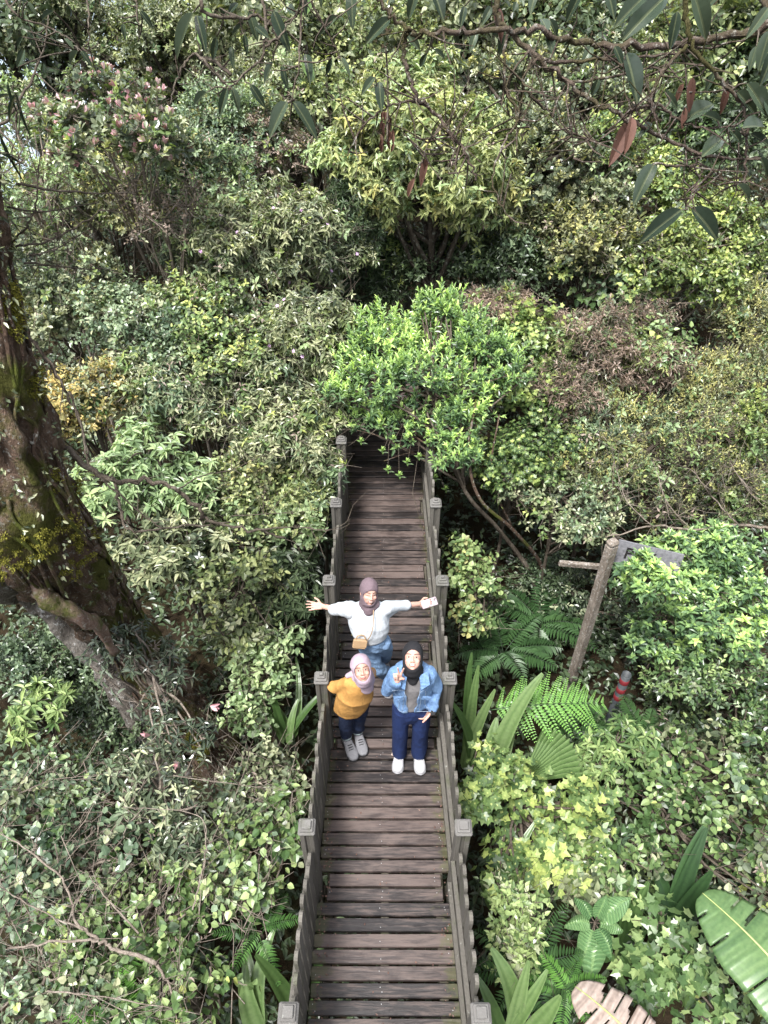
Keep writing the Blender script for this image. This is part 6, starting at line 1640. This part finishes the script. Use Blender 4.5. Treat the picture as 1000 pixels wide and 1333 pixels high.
    tube(mb, [c+x*.030*math.cos(t)+z*.030*math.sin(t) for t in np.linspace(0, 2*PI, 20)], .006, 6); n_ = nrm(np.array([.25, -.8, .5])); n_ = nrm(n_-v*np.dot(n_, v)); box(mb, c+n_*.034, (.020, .020, .006), [v, np.cross(n_, v), n_], bev=.005); mb.build('wristwatch', M_SOLEK, o)
person_denim()

# ---------------- the girl in the mustard jumper
def person_mustard():
    O = np.array([-.285, 3.42, 0.]); o = empty('person', O, 'girl in a lilac hijab and mustard jumper, hands clasped behind her back', 'person')
    ya = R(24); Rv = np.array([math.cos(ya), math.sin(ya), 0]); Fv = np.array([math.sin(ya), -math.cos(ya), 0])
    W = lambda x, y, z: O+Rv*x-Fv*y+np.array([0, 0, z])     # x right in the picture, y away from the front
    lean = lambda z: -.0-.17*max(0, z-.55)/.8
    side = lambda z: .075*max(0, z-.5)/.85
    Q = lambda x, y, z: W(x, y+lean(z), z)+np.array([side(z), 0, 0])
    hc = Q(-.055, -.015, 1.392)
    fr = nrm(C0-hc+np.array([.25, 0, -1.9])); A = ax3(np.array([-.16, .62, .75]), fr)
    J = dict(head=hc, neck=Q(-.01, .0, 1.23), chest=Q(0, 0, 1.07), waist=Q(0, .0, .92), pelvis=Q(0, 0, .80), R=Rv*.78, F=Fv*.85,
             shL=Q(-.108, .01, 1.145), elL=Q(-.172, .10, .935), wrL=Q(-.07, .135, .80), shR=Q(.062, .01, 1.165), elR=Q(.085, .12, .98), wrR=Q(.04, .135, .78),
             hipL=Q(-.07, 0, .77), knL=W(-.065, -.02, .42), anL=np.array([-.345, 3.415, .09]), hipR=Q(.07, 0, .77), knR=W(.06, -.02, .42), anR=np.array([-.245, 3.47, .09]),
             toeL=np.array([-.262, 3.225, .03]), toeR=np.array([-.185, 3.27, .03]))
    body(o, J, A, .92, skin=np.array([.42, .245, .19]), hands=[(J['wrL'], Rv*.45+np.array([0, .02, -.8]), -Fv, 'relax', 1), (J['wrR'], -Rv*.35+np.array([0, .02, -.9]), -Fv, 'relax', -1)], face=dict(smile=.35))
    hijab(o, hc, A, .92, M_HLIL, 4, oval=(.062, -.006, .073), neck=Q(0, -.02, 1.20), drape=[(Q(-.01, -.045, 1.215), .070, Q(.0, -.085, 1.15), .052, 20), (Q(-.05, -.0, 1.205), .045, Q(.05, -.0, 1.195), .045, 18)],
          tail=(Q(-.04, .05, 1.22), .03, Q(-.115, .05, 1.205), .022, 12))
    B = Blob()
    B.loft([(Q(-.02, 0, .60), Rv*.13, Fv*.115), (Q(-.02, 0, .62), Rv*.145, Fv*.13), (Q(-.02, 0, .74), Rv*.153, Fv*.14), (Q(-.025, 0, .93), Rv*.142, Fv*.136), (Q(-.03, 0, 1.09), Rv*.126, Fv*.116), (Q(-.025, 0, 1.18), Rv*.105, Fv*.095), (Q(0, 0, 1.23), Rv*.075, Fv*.07)])
    for s in ('L', 'R'):
        limb(B, [J['sh'+s], J['el'+s], J['wr'+s]*.8+J['el'+s]*.2], [.052, .046, .040])
    V, L, S, Nn = B.mesh(.007, 16); V = wrinkle(V, Nn, .016, (6, 10, 17), 11); V2, L2, S2, used = facemask(V, L, S, lambda c: c[:, 2] > .598); V2 = soft_edge(V2, L2)
    jp = put('jumper', M_MUST, o, V2, L2, S2, solid=.005)
    # small dark lettering on the chest
    N2 = Nn[used]; i = np.linalg.norm(V2-Q(.095, -.16, 1.06), axis=1).argmin(); p = V2[i]; n_ = nrm(N2[i]+Fv*.5)
    ex = nrm(np.cross(np.array([0, 0, 1.]), n_)); ex = ex if ex[0] > 0 else -ex; ez = nrm(np.cross(n_, ex)); ez = ez if ez[2] > 0 else -ez
    text_mesh('AI', .030, p+n_*.010, ex, ez, M_BLACK, jp); 
    i = np.linalg.norm(V2-Q(.125, -.13, 1.10), axis=1).argmin(); p = V2[i]
    text_mesh('~', .035, p+n_*.010, ex, ez, M_BLACK, jp)
    B = Blob()
    B.loft([(Q(0, 0, .70), Rv*.125, Fv*.10), (Q(0, 0, .85), Rv*.13, Fv*.10)])
    for s in ('L', 'R'): 
        limb(B, [J['hip'+s], J['kn'+s], J['an'+s]+np.array([0, 0, .05])], [.074, .062, .055])
    V, L, S, Nn = B.mesh(.007, 4); V = wrinkle(V, Nn, .010, (8, 13, 20), 13, dirn=(.2, 0, 1)); V, L, S, _ = facemask(V, L, S, lambda c: c[:, 2] > .125); put('jeans', M_NAVYD, o, V, L, S, solid=.004)
    for s in ('L', 'R'):
        mb = MB(); a = J['an'+s]; tube(mb, [a+np.array([0, 0, .012]), a+np.array([0, 0, .045])], .049, 16); mb.build('sock', M_SOCK, o)
        shoe(o, J['an'+s], J['toe'+s], (M_GREYS, M_SOLEK, M_SOLEK), .045, .047)
    # white bag strap loop showing behind her elbow
    return Q
QM = person_mustard()

# ---------------- the woman in the white top
def person_white():
    O = np.array([-.02, 4.02, 0.]); o = empty('person', O, 'woman in a mauve hijab and white top, laughing with both arms flung wide', 'person')
    P = lambda x, y, z: np.array([x, y, z], float)
    hc = P(-.135, 3.955, 1.415)
    fr = nrm(np.array([.30, -1, .30])); A = ax3(np.array([.16, .25, 1]), fr)
    Rv = nrm(np.array([1, .05, 0])); Fv = nrm(np.array([.05, -1, 0.15]))
    J = dict(head=hc, neck=P(-.14, 3.955, 1.30), chest=P(-.14, 3.93, 1.15), waist=P(-.13, 3.90, .99), pelvis=P(-.11, 3.90, .85), R=Rv, F=Fv,
             shL=P(-.29, 3.94, 1.235), elL=P(-.435, 4.01, 1.135), wrL=P(-.535, 4.08, 1.085), shR=P(.01, 3.955, 1.235), elR=P(.165, 4.05, 1.135), wrR=P(.29, 4.13, 1.06),
             hipL=P(-.185, 3.90, .82), knL=P(-.075, 3.90, .45), anL=P(.025, 4.04, .09), hipR=P(-.03, 3.91, .82), knR=P(.0, 4.05, .46), anR=P(-.01, 4.26, .09),
             toeL=P(.03, 3.86, .03), toeR=P(.02, 4.10, .03))
    body(o, J, A, .93, hands=[(J['wrL'], (-1, .05, .0), (.05, -.75, .65), 'open', 1), (J['wrR'], (1, .12, -.02), (.0, -.55, .8), 'grip', -1)], face=dict(smile=1, closed=True))
    hijab(o, hc, A, .93, M_HMAU, 6, oval=(.061, -.012, .070), neck=P(-.14, 3.94, 1.29), drape=[(P(-.175, 3.94, 1.29), .048, P(-.10, 3.94, 1.285), .048, 18), (P(-.14, 3.90, 1.285), .05, P(-.14, 3.89, 1.265), .045, 18)])
    B = Blob()
    B.loft([(P(-.115, 3.90, .89), Rv*.115, Fv*.105), (P(-.12, 3.90, .92), Rv*.14, Fv*.125), (P(-.13, 3.91, 1.0), Rv*.165, Fv*.138), (P(-.14, 3.93, 1.10), Rv*.172, Fv*.135), (P(-.14, 3.945, 1.22), Rv*.165, Fv*.10), (P(-.14, 3.955, 1.30), Rv*.075, Fv*.065)])
    for s in ('L', 'R'):
        e = J['el'+s]; sh = J['sh'+s]; w_ = J['wr'+s]
        limb(B, [sh+P(0, 0, -.015), e*.5+sh*.5, e*1.0+P(0, 0, -.005)], [.070, .055, .046])
        # batwing cloth hanging below the arm
        B.cap(sh*.6+J['waist']*.4, .07, e*.7+sh*.3+P(0, 0, -.04), .028, 16, flat=(Fv, .6))
    V, L, S, Nn = B.mesh(.007, 6); V = wrinkle(V, Nn, .018, (5, 9, 14), 17, dirn=(.8, .1, .35)); V, L, S, _ = facemask(V, L, S, lambda c: c[:, 2] > .90+.025*np.sin(c[:, 0]*9+2)); V = soft_edge(V, L)
    put('top', M_WTOP, o, V, L, S, solid=.004)
    B = Blob(); B.loft([(P(-.115, 3.90, .77), Rv*.125, Fv*.10), (P(-.115, 3.90, .88), Rv*.13, Fv*.105), (P(-.12, 3.90, 1.0), Rv*.12, Fv*.10)])
    for s in ('L', 'R'): limb(B, [J['hip'+s], J['kn'+s], J['an'+s]+P(0, 0, .03)], [.082, .066, .064])
    V, L, S, Nn = B.mesh(.007, 4); V = wrinkle(V, Nn, .014, (7, 12, 20), 19, dirn=(.3, 0, 1)); V, L, S, _ = facemask(V, L, S, lambda c: c[:, 2] > .085); put('jeans', M_LBLUE, o, V, L, S, solid=.004)
    shoe(o, J['anL'], J['toeL'], (M_WHITE, M_WHITE, M_LACE), 0); shoe(o, J['anR'], J['toeR'], (M_WHITE, M_WHITE, M_LACE), 0)
    mb = MB(); w_ = J['wrL']+P(.03, -.01, .0); x, _, z = frame_axes(P(-1, .6, -.4)); tube(mb, [w_+x*.031*math.cos(t)+z*.031*math.sin(t) for t in np.linspace(0, 2*PI, 20)], .004, 6); mb.build('bracelet', M_SOLEK, o)
    # phone held in the hand at the right
    d = nrm(P(1, .12, -.02)); pn = nrm(P(0, -.55, .8)); pn = nrm(pn-d*np.dot(pn, d)); sv = np.cross(d, pn)
    c = J['wrR']+d*.085+pn*.034; ph = empty('phone', c, 'pale pink cased phone held up over the boards by the woman in the white top', 'phone')
    e1 = nrm(d*.97-sv*.22); e2 = np.cross(pn, e1)
    mb = MB(); box(mb, c, (.070, .036, .0045), [e1, e2, pn], bev=.004); mb.build('case', M_PHONE, ph)
    mb = MB(); box(mb, c+e1*.052+e2*.018+pn*.0055, (.012, .012, .002), [e1, e2, pn], bev=.002); mb.build('camera_bump', M_PHONE, ph)
    mb = MB()
    for q in (-.005, .005): box(mb, c+e1*(.052+q)+e2*(.018+q)+pn*.0085, (.0042, .0042, .0012), [e1, e2, pn]); 
    mb.build('lenses', M_BLACK, ph)
    # cross-body bag
    c = P(-.215, 3.748, 1.0); bg = empty('handbag', c, 'small beige cross-body handbag resting on the front of the white top', 'handbag')
    e1 = nrm(P(1, .05, -.22)); e3 = nrm(P(.2, .35, 1)); e3 = nrm(e3-e1*np.dot(e1, e3)); e2 = np.cross(e3, e1)
    mb = MB(); box(mb, c, (.058, .022, .044), [e1, e2, e3], bev=.012); bb = mb.build('bag_body', M_BEIGE, bg)
    mb = MB(); box(mb, c+e3*.014-e2*.0222, (.056, .003, .031), [e1, e2, e3], bev=.002); mb.build('flap', M_BEIGE, bb)
    mb = MB(); tube(mb, [c+e3*.042+e1*.040*math.cos(t)+e3*.046*math.sin(t) for t in np.linspace(0, PI, 14)], .0055, 8); mb.build('handle', M_BEIGE, bg)
    mb = MB(); tube(mb, spline([c+e1*.052+e3*.038, P(-.125, 3.755, 1.10), P(-.105, 3.775, 1.18), P(-.10, 3.83, 1.265), P(-.10, 3.92, 1.315)], 6), .004, 6); mb.build('strap', M_BEIGE, bg)
person_white()
# ------------------------------------------------------------------ light
w = bpy.data.worlds.new('World'); SC.world = w; w.use_nodes = True
nt = w.node_tree; nt.nodes.clear()
sky = nt.nodes.new('ShaderNodeTexSky'); sky.sky_type = 'NISHITA'; sky.sun_disc = False
SUN_EL, SUN_AZ = R(66), R(215)
sky.sun_elevation = SUN_EL; sky.sun_rotation = SUN_AZ
sky.air_density = 1.0; sky.dust_density = 4.0; sky.ozone_density = 1.0
hs = nt.nodes.new('ShaderNodeHueSaturation'); hs.inputs['Saturation'].default_value = .35
bg = nt.nodes.new('ShaderNodeBackground'); bg.inputs[1].default_value = .095
out = nt.nodes.new('ShaderNodeOutputWorld')
nt.links.new(sky.outputs[0], hs.inputs['Color']); nt.links.new(hs.outputs[0], bg.inputs[0]); nt.links.new(bg.outputs[0], out.inputs[0])
sd = bpy.data.lights.new('sun', 'SUN'); sd.energy = 2.3; sd.angle = R(12); sd.color = (1, .98, .95)
so = bpy.data.objects.new('sun', sd); COL.objects.link(so)
# direction: azimuth measured clockwise from +Y like the sky texture
dv = Vector((math.sin(SUN_AZ)*math.cos(SUN_EL), math.cos(SUN_AZ)*math.cos(SUN_EL), math.sin(SUN_EL)))
so.rotation_euler = dv.to_track_quat('Z', 'Y').to_euler()
so.location = (0, 0, 30)
SC.view_settings.view_transform = 'Standard'; SC.view_settings.look = 'None'
SC.view_settings.gamma = 1; SC.view_settings.use_curve_mapping = False
SC.view_settings.exposure = 1.8
SC.cycles.max_bounces = 6; SC.cycles.diffuse_bounces = 3; SC.cycles.glossy_bounces = 2
SC.cycles.transmission_bounces = 3; SC.cycles.transparent_max_bounces = 4
SC.cycles.caustics_reflective = False; SC.cycles.caustics_refractive = False
SC.cycles.use_denoising = True
